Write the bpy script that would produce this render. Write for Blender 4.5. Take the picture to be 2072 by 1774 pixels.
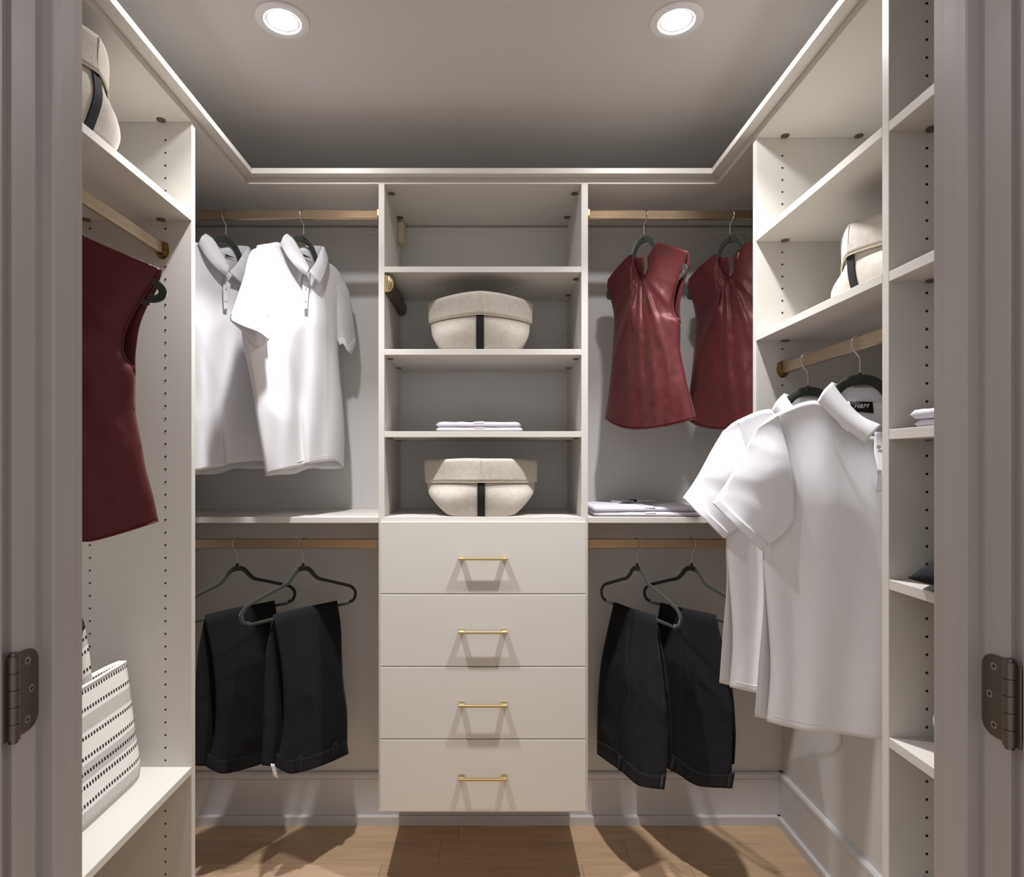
import bpy, bmesh, math, random
from mathutils import Vector, Matrix, noise
random.seed(4)
scene = bpy.context.scene
C = scene.collection
for o in list(bpy.data.objects):
    bpy.data.objects.remove(o)

# ------------------------------------------------------------------ camera, world, exposure
F, CX, CY, ZC = 1250.0, 990.0, 938.0, 1.304      # focal length and vanishing point of the 2072x1774 frame
cam_data = bpy.data.cameras.new('camera')
cam = bpy.data.objects.new('camera', cam_data)
C.objects.link(cam)
cam.location = (0, 0, ZC)
cam.rotation_euler = (math.pi / 2, 0, 0)
cam_data.sensor_fit = 'HORIZONTAL'
cam_data.sensor_width = 36.0
cam_data.lens = 36.0 * F / 2072.0
cam_data.shift_x = (1036.0 - CX) / 2072.0
cam_data.shift_y = (CY - 887.0) / 2072.0
cam_data.clip_start = 0.02
scene.camera = cam

world = bpy.data.worlds.new('hall_ambient')
scene.world = world
world.use_nodes = True
WORLD_STRENGTH = 0.62
bg = world.node_tree.nodes['Background']
bg.inputs['Color'].default_value = (0.97, 0.98, 1.0, 1)
bg.inputs['Strength'].default_value = WORLD_STRENGTH
LENS_STRENGTH = 370.0     # wide soft glow of the lens; the beam comes from the lamp below
LAMP_WATTS = 6.2
LAMP_SPREAD = 90.0

vs = scene.view_settings
vs.view_transform = 'Standard'
vs.look = 'None'
vs.gamma = 1.0
vs.use_curve_mapping = False
vs.exposure = 0.3

# ------------------------------------------------------------------ materials
def lin(c):
    return tuple((x / 255 / 12.92) if x / 255 <= 0.04045 else ((x / 255 + 0.055) / 1.055) ** 2.4 for x in c)

def material(name, rgb, rough=0.5, metallic=0.0, noise_scale=0.0, noise_amt=0.0, bump=0.0, bump_scale=200.0,
             sheen=0.0, stretch=(1, 1, 1), spec=0.5, rand=0.0, coat=0.0, tint=None):
    m = bpy.data.materials.new(name)
    m.use_nodes = True
    nt = m.node_tree
    b = nt.nodes['Principled BSDF']
    b.inputs['Roughness'].default_value = rough
    b.inputs['Metallic'].default_value = metallic
    b.inputs['Specular IOR Level'].default_value = spec
    b.inputs['Sheen Weight'].default_value = sheen
    b.inputs['Sheen Roughness'].default_value = 0.4
    b.inputs['Coat Weight'].default_value = coat
    if tint:
        b.inputs['Specular Tint'].default_value = (*tint, 1); b.inputs['Sheen Tint'].default_value = (*tint, 1)
    base = (*lin(rgb), 1)
    b.inputs['Base Color'].default_value = base
    tc = nt.nodes.new('ShaderNodeTexCoord')
    mp = nt.nodes.new('ShaderNodeMapping')
    mp.inputs['Scale'].default_value = stretch
    nt.links.new(tc.outputs['Object'], mp.inputs['Vector'])
    if noise_amt > 0 or rand > 0:
        n = nt.nodes.new('ShaderNodeTexNoise')
        n.inputs['Scale'].default_value = noise_scale
        n.inputs['Detail'].default_value = 6
        nt.links.new(mp.outputs['Vector'], n.inputs['Vector'])
        hsv = nt.nodes.new('ShaderNodeHueSaturation')
        hsv.inputs['Color'].default_value = base
        mr = nt.nodes.new('ShaderNodeMapRange')
        mr.inputs['From Min'].default_value = 0.25
        mr.inputs['From Max'].default_value = 0.75
        mr.inputs['To Min'].default_value = 1 - noise_amt
        mr.inputs['To Max'].default_value = 1 + noise_amt
        nt.links.new(n.outputs['Fac'], mr.inputs['Value'])
        out = mr.outputs['Result']
        if rand > 0:
            oi = nt.nodes.new('ShaderNodeObjectInfo')
            r2 = nt.nodes.new('ShaderNodeMapRange')
            r2.inputs['To Min'].default_value = 1 - rand
            r2.inputs['To Max'].default_value = 1 + rand
            nt.links.new(oi.outputs['Random'], r2.inputs['Value'])
            mu = nt.nodes.new('ShaderNodeMath'); mu.operation = 'MULTIPLY'
            nt.links.new(out, mu.inputs[0]); nt.links.new(r2.outputs['Result'], mu.inputs[1])
            out = mu.outputs[0]
        nt.links.new(out, hsv.inputs['Value'])
        nt.links.new(hsv.outputs['Color'], b.inputs['Base Color'])
    if bump > 0:
        n2 = nt.nodes.new('ShaderNodeTexNoise')
        n2.inputs['Scale'].default_value = bump_scale
        n2.inputs['Detail'].default_value = 3
        nt.links.new(mp.outputs['Vector'], n2.inputs['Vector'])
        bp = nt.nodes.new('ShaderNodeBump')
        bp.inputs['Strength'].default_value = bump
        bp.inputs['Distance'].default_value = 0.001
        nt.links.new(n2.outputs['Fac'], bp.inputs['Height'])
        nt.links.new(bp.outputs['Normal'], b.inputs['Normal'])
    return m

M = {}
M['melamine'] = material('cream_melamine', (210, 205, 198), 0.42, noise_scale=3, noise_amt=0.012, bump=0.05, bump_scale=500, spec=0.4)
M['wall'] = material('painted_wall', (206, 203, 200), 0.55, noise_scale=2, noise_amt=0.012, bump=0.06, bump_scale=350)
M['ceiling'] = material('ceiling_paint', (212, 208, 205), 0.8, noise_scale=2, noise_amt=0.01)
M['trim'] = material('semi_gloss_trim_paint', (202, 199, 198), 0.3, noise_scale=4, noise_amt=0.01, bump=0.03, bump_scale=120)
M['jamb'] = material('grey_door_paint', (170, 162, 158), 0.38, noise_scale=6, noise_amt=0.02, bump=0.06, bump_scale=260)
M['dark_hole'] = material('hole_shadow', (42, 34, 29), 0.9)
M['gap'] = material('subfloor', (60, 44, 32), 0.9)
M['brass'] = material('brushed_brass', (188, 166, 124), 0.34, 1.0, noise_scale=90, noise_amt=0.05, stretch=(1, 8, 8))
M['rod'] = material('champagne_aluminium', (186, 168, 146), 0.36, 1.0, noise_scale=60, noise_amt=0.04)
M['flange'] = material('antique_brass_flange', (150, 124, 80), 0.33, 1.0, noise_scale=40, noise_amt=0.05)
M['nickel'] = material('satin_nickel', (128, 120, 112), 0.36, 1.0, noise_scale=80, noise_amt=0.05)
M['bronze'] = material('hinge_metal', (112, 104, 96), 0.42, 0.9, noise_scale=120, noise_amt=0.06)
M['screw'] = material('screw_metal', (190, 182, 170), 0.35, 1.0)
M['housing'] = material('dark_bronze_housing', (96, 84, 74), 0.45, 0.6, noise_scale=60, noise_amt=0.04)
M['wire'] = material('chrome_wire', (200, 196, 190), 0.2, 1.0)
M['velvet'] = material('green_grey_velvet', (56, 60, 53), 0.95, noise_scale=300, noise_amt=0.08, sheen=0.55, bump=0.15, bump_scale=900, spec=0.1)
M['white_cloth'] = material('white_cotton', (226, 224, 227), 0.85, noise_scale=5, noise_amt=0.012, bump=0.25, bump_scale=900, sheen=0.1, spec=0.2)
M['poplin'] = material('white_poplin', (216, 211, 219), 0.75, noise_scale=6, noise_amt=0.012, bump=0.15, bump_scale=700, spec=0.2)
M['burgundy'] = material('burgundy_satin', (82, 37, 39), 0.47, noise_scale=14, noise_amt=0.05, sheen=0.15, bump=0.08, bump_scale=1200, spec=0.5, tint=(0.60, 0.32, 0.32))
M['black_cloth'] = material('black_suiting', (28, 28, 31), 0.85, noise_scale=400, noise_amt=0.1, bump=0.2, bump_scale=1500, sheen=0.08, spec=0.15)
M['black_tape'] = material('black_webbing', (16, 16, 17), 0.85, bump=0.2, bump_scale=900)
M['felt'] = material('oatmeal_felt', (196, 187, 177), 0.95, noise_scale=70, noise_amt=0.09, bump=0.5, bump_scale=260, sheen=0.2, spec=0.1)
M['felt_edge'] = material('cream_felt_edge', (206, 194, 172), 0.95, noise_scale=120, noise_amt=0.05)
M['label_black'] = material('black_woven_label', (10, 10, 11), 0.8)
M['label_white'] = material('white_label', (240, 238, 234), 0.8)
M['oak'] = material('oak_plank', (190, 160, 130), 0.42, noise_scale=5, noise_amt=0.16, stretch=(0.8, 14, 14), rand=0.10, bump=0.06, bump_scale=30, spec=0.35)
M['stitch'] = material('dark_thread', (96, 86, 74), 0.9)
M['plastic'] = material('cream_plastic_cover', (205, 192, 165), 0.5)
M['reflector'] = material('white_lamp_trim', (236, 234, 236), 0.35)

def emission_mat(name, strength, rgb):
    m = bpy.data.materials.new(name); m.use_nodes = True
    nt = m.node_tree; nt.nodes.clear()
    e = nt.nodes.new('ShaderNodeEmission')
    e.inputs['Color'].default_value = (*rgb, 1); e.inputs['Strength'].default_value = strength
    o = nt.nodes.new('ShaderNodeOutputMaterial'); nt.links.new(e.outputs[0], o.inputs[0])
    return m
M['lens'] = emission_mat('led_lens', LENS_STRENGTH, (0.98, 0.985, 1.0))

def tote_material():
    m = bpy.data.materials.new('striped_woven_cotton'); m.use_nodes = True
    nt = m.node_tree; b = nt.nodes['Principled BSDF']
    b.inputs['Roughness'].default_value = 0.9
    b.inputs['Specular IOR Level'].default_value = 0.15
    uv = nt.nodes.new('ShaderNodeUVMap')
    sep = nt.nodes.new('ShaderNodeSeparateXYZ'); nt.links.new(uv.outputs['UV'], sep.inputs[0])
    def ramp(stops):
        r = nt.nodes.new('ShaderNodeValToRGB'); r.color_ramp.interpolation = 'CONSTANT'
        els = r.color_ramp.elements
        while len(els) > 1: els.remove(els[-1])
        els[0].position = 0; els[0].color = (0, 0, 0, 1)
        for a, c in stops:
            e = els.new(a); e.color = (c, c, c, 1)
        nt.links.new(sep.outputs['Y'], r.inputs[0]); return r
    d = []
    for c in (0.043, 0.177, 0.378, 0.518, 0.62, 0.713, 0.835):
        d += [(c - 0.014, 1), (c + 0.014, 0)]
    dash = ramp(d)
    grey = ramp([(0.222, 1), (0.335, 0), (0.56, 1), (0.675, 0), (0.878, 1)])
    def math_(op, a, bb):
        n = nt.nodes.new('ShaderNodeMath'); n.operation = op
        for i, v in enumerate((a, bb)):
            if v is None: continue
            if isinstance(v, (int, float)): n.inputs[i].default_value = v
            else: nt.links.new(v, n.inputs[i])
        return n.outputs[0]
    # dashes: alternating threads along the stripe
    fr = math_('FRACT', math_('MULTIPLY', sep.outputs['X'], 56.0), None)
    on = math_('LESS_THAN', fr, 0.58)
    dmask = math_('MULTIPLY', dash.outputs['Color'], on)
    # grey bands: a checked weave of dark and white threads
    chx = math_('FRACT', math_('MULTIPLY', sep.outputs['X'], 120.0), None)
    row = math_('FLOOR', math_('MULTIPLY', sep.outputs['Y'], 90.0), None)
    chx2 = math_('FRACT', math_('ADD', chx, math_('MULTIPLY', row, 0.5)), None)
    gmask = math_('MULTIPLY', grey.outputs['Color'], math_('LESS_THAN', chx2, 0.34))
    mask = math_('MAXIMUM', dmask, gmask)
    mix = nt.nodes.new('ShaderNodeMixRGB')
    mix.inputs['Color1'].default_value = (*lin((232, 228, 222)), 1)
    mix.inputs['Color2'].default_value = (*lin((52, 48, 50)), 1)
    nt.links.new(mask, mix.inputs['Fac'])
    nt.links.new(mix.outputs['Color'], b.inputs['Base Color'])
    wv = nt.nodes.new('ShaderNodeTexChecker'); wv.inputs['Scale'].default_value = 190
    nt.links.new(uv.outputs['UV'], wv.inputs['Vector'])
    bp = nt.nodes.new('ShaderNodeBump'); bp.inputs['Strength'].default_value = 0.35; bp.inputs['Distance'].default_value = 0.001
    nt.links.new(wv.outputs['Fac'], bp.inputs['Height']); nt.links.new(bp.outputs['Normal'], b.inputs['Normal'])
    return m
M['tote'] = tote_material()

# ------------------------------------------------------------------ helpers
def thing(name, label, cat, loc=(0, 0, 0), rotz=0.0, group=None, kind=None):
    o = bpy.data.objects.new(name, None); C.objects.link(o)
    o.empty_display_size = 0.05
    o.location = loc; o.rotation_euler = (0, 0, rotz)
    if label: o['label'] = label
    if cat: o['category'] = cat
    if group: o['group'] = group
    if kind: o['kind'] = kind
    return o

def tag(o, label, cat=None, group=None, kind=None):
    o['label'] = label
    if cat: o['category'] = cat
    if group: o['group'] = group
    if kind: o['kind'] = kind
    return o

def link(name, me, mat, parent=None, smooth=False):
    o = bpy.data.objects.new(name, me); C.objects.link(o)
    if mat: me.materials.append(M[mat])
    if smooth:
        for p in me.polygons: p.use_smooth = True
    if parent: o.parent = parent
    return o

def from_bm(name, bm, mat, parent=None, smooth=False, origin=None):
    """origin: world location subtracted from the vertices (parent's own location)"""
    if origin is not None:
        bmesh.ops.translate(bm, verts=bm.verts, vec=-Vector(origin))
    bmesh.ops.recalc_face_normals(bm, faces=bm.faces)
    me = bpy.data.meshes.new(name); bm.to_mesh(me); bm.free()
    return link(name, me, mat, parent, smooth)

def box_bm(x0, x1, y0, y1, z0, z1, bev=0.0, bm=None):
    own = bm is None
    if own: bm = bmesh.new()
    t = bmesh.new()
    bmesh.ops.create_cube(t, size=1)
    for v in t.verts:
        v.co = Vector(((x0 + x1) / 2 + v.co.x * (x1 - x0), (y0 + y1) / 2 + v.co.y * (y1 - y0), (z0 + z1) / 2 + v.co.z * (z1 - z0)))
    if bev > 0:
        bmesh.ops.bevel(t, geom=t.edges[:], offset=bev, segments=1, affect='EDGES', profile=0.5)
    me = bpy.data.meshes.new('tmp'); t.to_mesh(me); t.free()
    bm.from_mesh(me); bpy.data.meshes.remove(me)
    return bm

def box(name, x0, x1, y0, y1, z0, z1, mat, parent=None, bev=0.0008, origin=None):
    if origin is None and parent is not None:
        origin = parent.location
        if parent.parent: origin = parent.parent.location + parent.location
    return from_bm(name, box_bm(x0, x1, y0, y1, z0, z1, bev), mat, parent, origin=origin)

def tube_bm(pts, r, seg=8, bm=None, caps=True, flat=None):
    """tube along points; r number or list; flat=(a,b) elliptical scale (normal, binormal up-ish)"""
    if bm is None: bm = bmesh.new()
    pts = [Vector(p) for p in pts]
    rings = []
    prev_n = None
    for i, p in enumerate(pts):
        d = (pts[min(i + 1, len(pts) - 1)] - pts[max(i - 1, 0)]).normalized()
        if prev_n is None:
            ref = Vector((0, 0, 1)) if abs(d.z) < 0.9 else Vector((0, 1, 0))
            n = d.cross(ref).normalized()
        else:
            n = (prev_n - d * prev_n.dot(d)).normalized()
        prev_n = n
        b = d.cross(n)
        rr = r[i] if isinstance(r, (list, tuple)) else r
        fa, fb = flat if flat else (1, 1)
        rings.append([bm.verts.new(p + n * math.cos(2 * math.pi * k / seg) * rr * fa + b * math.sin(2 * math.pi * k / seg) * rr * fb) for k in range(seg)])
    for i in range(len(rings) - 1):
        for k in range(seg):
            bm.faces.new((rings[i][k], rings[i][(k + 1) % seg], rings[i + 1][(k + 1) % seg], rings[i + 1][k]))
    if caps:
        bm.faces.new(rings[0][::-1]); bm.faces.new(rings[-1])
    return bm

def catmull(pts, n):
    """smooth curve through 2D/3D points, resampled to n+1 points by arc length"""
    P = [Vector((*p, 0)) if len(p) == 2 else Vector(p) for p in pts]
    if len(P) > 2:
        dense = []
        for i in range(len(P) - 1):
            p0 = P[i - 1] if i > 0 else P[i] * 2 - P[i + 1]
            p1, p2 = P[i], P[i + 1]
            p3 = P[i + 2] if i + 2 < len(P) else P[i + 1] * 2 - P[i]
            for k in range(12):
                t = k / 12
                dense.append(0.5 * ((2 * p1) + (p2 - p0) * t + (2 * p0 - 5 * p1 + 4 * p2 - p3) * t * t + (3 * p1 - p0 - 3 * p2 + p3) * t ** 3))
        dense.append(P[-1])
    else:
        dense = P
    L = [0.0]
    for a, b in zip(dense, dense[1:]): L.append(L[-1] + (b - a).length)
    out = []; j = 0
    for i in range(n + 1):
        s = L[-1] * i / n
        while j < len(L) - 2 and L[j + 1] < s: j += 1
        seg = L[j + 1] - L[j]
        f = (s - L[j]) / seg if seg > 1e-9 else 0
        out.append(dense[j].lerp(dense[j + 1], f))
    return out

def prism_bm(poly, z0, z1, bm=None):
    if bm is None: bm = bmesh.new()
    a = [bm.verts.new((x, y, z0)) for x, y in poly]; b = [bm.verts.new((x, y, z1)) for x, y in poly]
    n = len(poly)
    for i in range(n): bm.faces.new((a[i], a[(i + 1) % n], b[(i + 1) % n], b[i]))
    bm.faces.new(a[::-1]); bm.faces.new(b)
    return bm

def sweep_profile(name, prof, axis, a, b, mat, parent=None, origin=None):
    """prof: list of (p,q). axis 'x': (x along), p=y, q=z ; axis 'y': p=x, q=z"""
    bm = bmesh.new(); n = len(prof); R = []
    for s in (a, b):
        R.append([bm.verts.new((s, p, q) if axis == 'x' else (p, s, q)) for p, q in prof])
    for i in range(n): bm.faces.new((R[0][i], R[0][(i + 1) % n], R[1][(i + 1) % n], R[1][i]))
    bm.faces.new(R[0][::-1]); bm.faces.new(R[1])
    return from_bm(name, bm, mat, parent, origin=origin)

def disc_bm(c, r, normal, bm=None, seg=16, depth=0.0):
    if bm is None: bm = bmesh.new()
    n = Vector(normal).normalized()
    ref = Vector((0, 0, 1)) if abs(n.z) < 0.9 else Vector((1, 0, 0))
    u = n.cross(ref).normalized(); v = n.cross(u)
    c = Vector(c)
    ra = [bm.verts.new(c + (u * math.cos(2 * math.pi * k / seg) + v * math.sin(2 * math.pi * k / seg)) * r) for k in range(seg)]
    if depth:
        rb = [bm.verts.new(q.co - n * depth) for q in ra]
        for k in range(seg): bm.faces.new((ra[k], ra[(k + 1) % seg], rb[(k + 1) % seg], rb[k]))
        bm.faces.new(rb[::-1])
    bm.faces.new(ra)
    return bm

def sm(x, a=0.0, b=1.0):
    t = max(0.0, min(1.0, (x - a) / (b - a)))
    return t * t * (3 - 2 * t)

# ------------------------------------------------------------------ room layout (metres; y is depth from the camera)
XL, XR = -1.110, 1.067          # side walls
YB = 2.254                      # back wall
YF0, YF1 = 0.655, 0.770         # front wall with the doorway
CEIL = 2.375
FL, FR = -0.7525, 0.707         # front edges of the side units
BF = 1.908                      # front edge of the back row
TOP0, TOP1, CAP = 2.168, 2.186, 2.203

# floor: planks running across
fl = thing('floor', None, None, (0, 0, 0), kind='structure')
fl['label'] = 'light oak plank floor running across the closet'
box('subfloor', XL, XR, -1.6, YB, -0.03, -0.0045, 'gap', fl, 0)
PW = 0.127
plank_cache = {}
row = 0
y = 2.139 + PW
while y > -1.5:
    y0, y1 = y - PW, y
    joints = {1: [-0.72, -0.166, 0.463], 2: [-0.35, 0.30, 0.651]}.get(row) or [XL + 0.25 + random.random() * 0.5, XL + 0.95 + random.random() * 0.5, XL + 1.6 + random.random() * 0.35]
    xs = [XL] + sorted(joints) + [XR]
    for a, b in zip(xs, xs[1:]):
        yy1 = min(y1, YB)
        if yy1 - y0 < 0.01: continue
        key = (round(b - a, 4), round(yy1 - y0, 4))
        if key not in plank_cache:
            bm = box_bm(0.0004, b - a - 0.0004, 0.0004, yy1 - y0 - 0.0004, -0.0045, 0.0, 0.0005)
            me = bpy.data.meshes.new('plank'); bm.to_mesh(me); bm.free(); me.materials.append(M['oak'])
            plank_cache[key] = me
        o = bpy.data.objects.new('plank', plank_cache[key]); C.objects.link(o); o.parent = fl
        o.location = (a, y0, 0)
    y -= PW; row += 1

def struct(o, label):
    o['kind'] = 'structure'; o['label'] = label; return o

struct(box('wall_back', XL - 0.1, XR + 0.1, YB, YB + 0.1, 0, CEIL, 'wall', bev=0), 'painted back wall behind the closet system')
struct(box('wall_left', XL - 0.1, XL, YF0, YB, 0, CEIL, 'wall', bev=0), 'painted left wall of the closet')
struct(box('wall_right', XR, XR + 0.1, YF0, YB, 0, CEIL, 'wall', bev=0), 'painted right wall of the closet')
struct(box('ceiling', XL - 0.1, XR + 0.1, YF0, YB + 0.1, CEIL, CEIL + 0.08, 'ceiling', bev=0), 'flat painted ceiling with two recessed lights')
JL, JR = -0.5065, 0.5533
HEAD = 2.06
wf = thing('wall_front', 'wall around the doorway into the closet', None, kind='structure')
box('wall_panel', XL - 0.1, JL - 0.019, YF0, YF1, 0, CEIL, 'wall', wf, 0)
box('wall_panel', JR + 0.019, XR + 0.1, YF0, YF1, 0, CEIL, 'wall', wf, 0)
box('wall_panel', JL - 0.019, JR + 0.019, YF0, YF1, HEAD + 0.019, CEIL, 'wall', wf, 0)

# baseboards with cap, groove and shoe
def baseboard(name, label, axis, a, b, wall, sgn):
    r = thing(name, label, None, kind='structure')
    # profile: distance from wall p (room side), height q
    prof = [(0, 0), (0.015, 0), (0.015, 0.1590), (0.0128, 0.1600), (0.0128, 0.1612), (0.0155, 0.1622), (0.0155, 0.1775), (0.011, 0.1840), (0, 0.1840)]
    pr = [(wall + sgn * p, q) for p, q in prof]
    sweep_profile('baseboard_face', pr, axis, a, b, 'trim', r)
    prof = [(0.015, 0), (0.027, 0), (0.027, 0.0285), (0.0245, 0.032), (0.015, 0.032)]
    sweep_profile('shoe_moulding', [(wall + sgn * p, q) for p, q in prof], axis, a, b, 'trim', r)
    return r
baseboard('baseboard_back', 'tall white baseboard along the back wall', 'x', XL, XR, YB, -1)
baseboard('baseboard_right', 'tall white baseboard along the right wall', 'y', YF1, YB, XR, -1)
baseboard('baseboard_left', 'tall white baseboard along the left wall', 'y', YF1, YB, XL, 1)

# wall rail behind the back row
rr = thing('trim_3', 'thin horizontal mounting rail high on the back wall', None, kind='structure')
for a, b in ((XL, -0.342), (-0.324, 0.285), (0.305, XR)):
    sweep_profile('rail_cover', [(YB, 2.108), (YB - 0.004, 2.109), (YB - 0.004, 2.143), (YB - 0.011, 2.146), (YB - 0.011, 2.161), (YB, 2.163)], 'x', a, b, 'melamine', rr)

# door frame: jambs with stop, head
def jamb(name, label, X, sgn):
    r = thing(name, label, None, kind='structure')
    # sgn=+1: left jamb, opening lies towards +x
    bm = prism_bm([(X, YF0), (X, YF1 - 0.0015), (X - sgn * 0.0015, YF1), (X - sgn * 0.019, YF1), (X - sgn * 0.019, YF0)], 0, HEAD + 0.019)
    from_bm('jamb_board', bm, 'jamb', r)
    s = sgn
    bm = prism_bm([(X, 0.6988), (X + s * 0.0118, 0.6988), (X + s * 0.0135, 0.7005), (X + s * 0.0135, 0.7145), (X + s * 0.0122, 0.7165), (X + s * 0.0118, 0.7355), (X + s * 0.0100, 0.7375), (X, 0.7375)], 0, HEAD)
    from_bm('door_stop', bm, 'jamb', r)
    # hall-side casing
    bm = prism_bm([(X - s * 0.006, YF0), (X - s * 0.006, YF0 - 0.012), (X - s * 0.02, YF0 - 0.017), (X - s * 0.07, YF0 - 0.017), (X - s * 0.07, YF0)], 0, HEAD + 0.07)
    from_bm('casing', bm, 'jamb', r)
    # closet-side casing, thin flat
    return r
jamb('trim_1', 'grey painted left door jamb with stop', JL, 1)
jamb('trim_2', 'grey painted right door jamb with stop', JR, -1)
rh = thing('trim_4', 'grey painted head of the door frame', None, kind='structure')
box('head_board', JL, JR, YF0, YF1, HEAD, HEAD + 0.019, 'jamb', rh)
box('head_stop', JL + 0.0135, JR - 0.0135, 0.6988, 0.7375, HEAD - 0.013, HEAD, 'jamb', rh)

def open_door(name, label, face, sgn):
    r = thing(name, label, None, kind='structure')
    x0, x1 = sorted((face, face - sgn * 0.035))
    box('door_leaf', x0, x1, 0.13, 0.6375, 0.012, HEAD - 0.004, 'jamb', r, 0.0015)
    return r
open_door('door_1', 'grey closet door swung open on the left', -0.502, 1)
open_door('door_2', 'grey closet door swung open on the right', 0.5497, -1)

def hinge(label, X, sgn, zc):
    r = thing('door_hinge', label, 'hinge', (X, 0.665, zc - 0.0445), group='door hinges')
    h = 0.089; rad = 0.016
    org = r.location
    # jamb leaf, rounded outer corners, in the plane x = X
    ys, ye = 0.658, 0.6915
    pts = [(ys, zc - h / 2)]
    for k in range(7):
        a = -math.pi / 2 + math.pi / 2 * k / 6
        pts.append((ye - rad + rad * math.cos(a), zc - h / 2 + rad + rad * math.sin(a)))
    for k in range(7):
        a = math.pi / 2 * k / 6
        pts.append((ye - rad + rad * math.cos(a), zc + h / 2 - rad + rad * math.sin(a)))
    pts.append((ys, zc + h / 2))
    bm = bmesh.new()
    A = [bm.verts.new((X + sgn * 0.0002, p, q)) for p, q in pts]; B = [bm.verts.new((X + sgn * 0.0022, p, q)) for p, q in pts]
    n = len(pts)
    for i in range(n): bm.faces.new((A[i], A[(i + 1) % n], B[(i + 1) % n], B[i]))
    bm.faces.new(A); bm.faces.new(B)
    from_bm('jamb_leaf', bm, 'bronze', r, origin=org)
    kx, ky = X + sgn * 0.0045, 0.6515
    cut = [-0.5, -0.3, -0.1, 0.1, 0.3, 0.5]
    for i in range(5):
        bm = tube_bm([(kx, ky, zc + h * cut[i] + 0.0004), (kx, ky, zc + h * cut[i + 1] - 0.0004)], 0.0062, 28)
        from_bm('knuckle', bm, 'bronze', r, False, org)
    bm = tube_bm([(kx, ky, zc - h / 2 - 0.003), (kx, ky, zc + h / 2 + 0.003)], 0.0044, 20)
    from_bm('pin', bm, 'bronze', r, False, org)
    box('door_leaf_plate', *sorted((X + sgn * 0.0005, X + sgn * 0.0025)), 0.640, 0.6475, zc - h / 2, zc + h / 2, 'bronze', r)
    for y, z in ((0.6745, zc + 0.032), (0.6805, zc), (0.6745, zc - 0.032)):
        bm = disc_bm((X + sgn * 0.0026, y, z), 0.0042, (sgn, 0, 0), depth=0.0008)
        s = from_bm('screw', bm, 'screw', r, origin=org)
        bm = box_bm(X + sgn * 0.00262 - 0.0001, X + sgn * 0.00262 + 0.0001, y - 0.0026, y + 0.0026, z - 0.0007, z + 0.0007)
        box_bm(X + sgn * 0.00262 - 0.0001, X + sgn * 0.00262 + 0.0001, y - 0.0007, y + 0.0007, z - 0.0026, z + 0.0026, bm=bm)
        from_bm('cross_slot', bm, 'dark_hole', s, origin=org)
    return r
hinge('dark metal door hinge with rounded leaf on the left jamb', JL, 1, 1.057)
hinge('dark metal door hinge with rounded leaf on the right jamb', JR, -1, 1.051)

# ------------------------------------------------------------------ closet units
def holes(name, parent, ypl, xs, zphase, z0, z1, skip=(), normal=-1, r=0.0027):
    bm = bmesh.new()
    k = math.ceil((z0 - zphase) / 0.032)
    while zphase + k * 0.032 < z1:
        z = zphase + k * 0.032; k += 1
        if any(a < z < b for a, b in skip): continue
        for x in xs: disc_bm((x, ypl + normal * 0.0004, z), r, (0, normal, 0), bm, 10)
    o = from_bm(name, bm, 'dark_hole', parent, origin=parent.location if parent.parent is None else parent.parent.location)
    o['kind'] = 'stuff'
    return o

def cams(unit, pts):
    """shelf-connector covers under a board: (x,y,z)"""
    for x, y, z in pts:
        bm = disc_bm((x, y, z - 0.003), 0.0105, (0, 0, -1), depth=0.003, seg=18)
        from_bm('connector_cover', bm, 'nickel', unit, origin=unit.location)

# left unit
LPY = 1.5625
lu = thing('closet_unit', 'cream closet unit on the left side with two long shelves and tall drilled panel', 'closet unit', (FL - 0.178, 1.17, 0))
p = box('side_panel', XL, FL, LPY, LPY + 0.019, 0, TOP0, 'melamine', lu)
holes('peg_holes', p, LPY, (-0.819, -1.010), 1.802, 0.10, 2.14, skip=((1.905, 1.945), (1.825, 1.870), (0.515, 0.545)))
p2 = box('side_panel', XL, FL, YF1 + 0.001, YF1 + 0.020, 0, TOP0, 'melamine', lu)
box('shelf', XL, FL, YF1 + 0.020, LPY, 1.918, 1.936, 'melamine', lu)
box('shelf', XL, FL, YF1 + 0.020, LPY, 0.5195, 0.5375, 'melamine', lu)
cams(lu, [(-0.824, LPY - 0.012, TOP0), (-1.013, LPY - 0.012, TOP0), (-0.824, LPY - 0.012, 1.918), (-1.013, LPY - 0.012, 1.918)])

# right unit
RPY, NPY = 1.638, 1.093
ru = thing('closet_unit', 'cream closet unit on the right side with open shelf cubbies and a hanging section', 'closet unit', (FR + 0.18, 1.2, 0))
p = box('side_panel', FR, XR, RPY, RPY + 0.019, 1.12, TOP0, 'melamine', ru)
holes('peg_holes', p, RPY, (0.777, 0.971), 1.864, 1.13, 2.14, skip=((1.885, 1.92), (1.618, 1.652), (1.535, 1.58)))
p = box('side_panel', FR, XR, NPY, NPY + 0.019, 0, TOP0, 'melamine', ru)
holes('peg_holes', p, NPY, (0.774, 0.966), 1.606, 0.10, 2.14, skip=((1.885, 1.92), (1.618, 1.652), (1.34, 1.37), (1.075, 1.105), (0.797, 0.825)))
box('side_panel', FR, XR, YF1 + 0.001, YF1 + 0.020, 0, TOP0, 'melamine', ru)
for z in (1.911, 1.647):
    box('shelf', FR, XR, NPY + 0.019, RPY, z - 0.018, z, 'melamine', ru)
for z in (1.9095, 1.644, 1.3647, 1.0994, 0.820, 0.545, 0.12):
    box('shelf', FR, XR, YF1 + 0.020, NPY, z - 0.018, z, 'melamine', ru)
cams(ru, [(0.779, RPY - 0.012, TOP0), (0.973, RPY - 0.012, TOP0), (0.779, RPY - 0.012, 1.893), (0.779, RPY - 0.012, 1.629), (0.973, RPY - 0.012, 1.629)])
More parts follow.
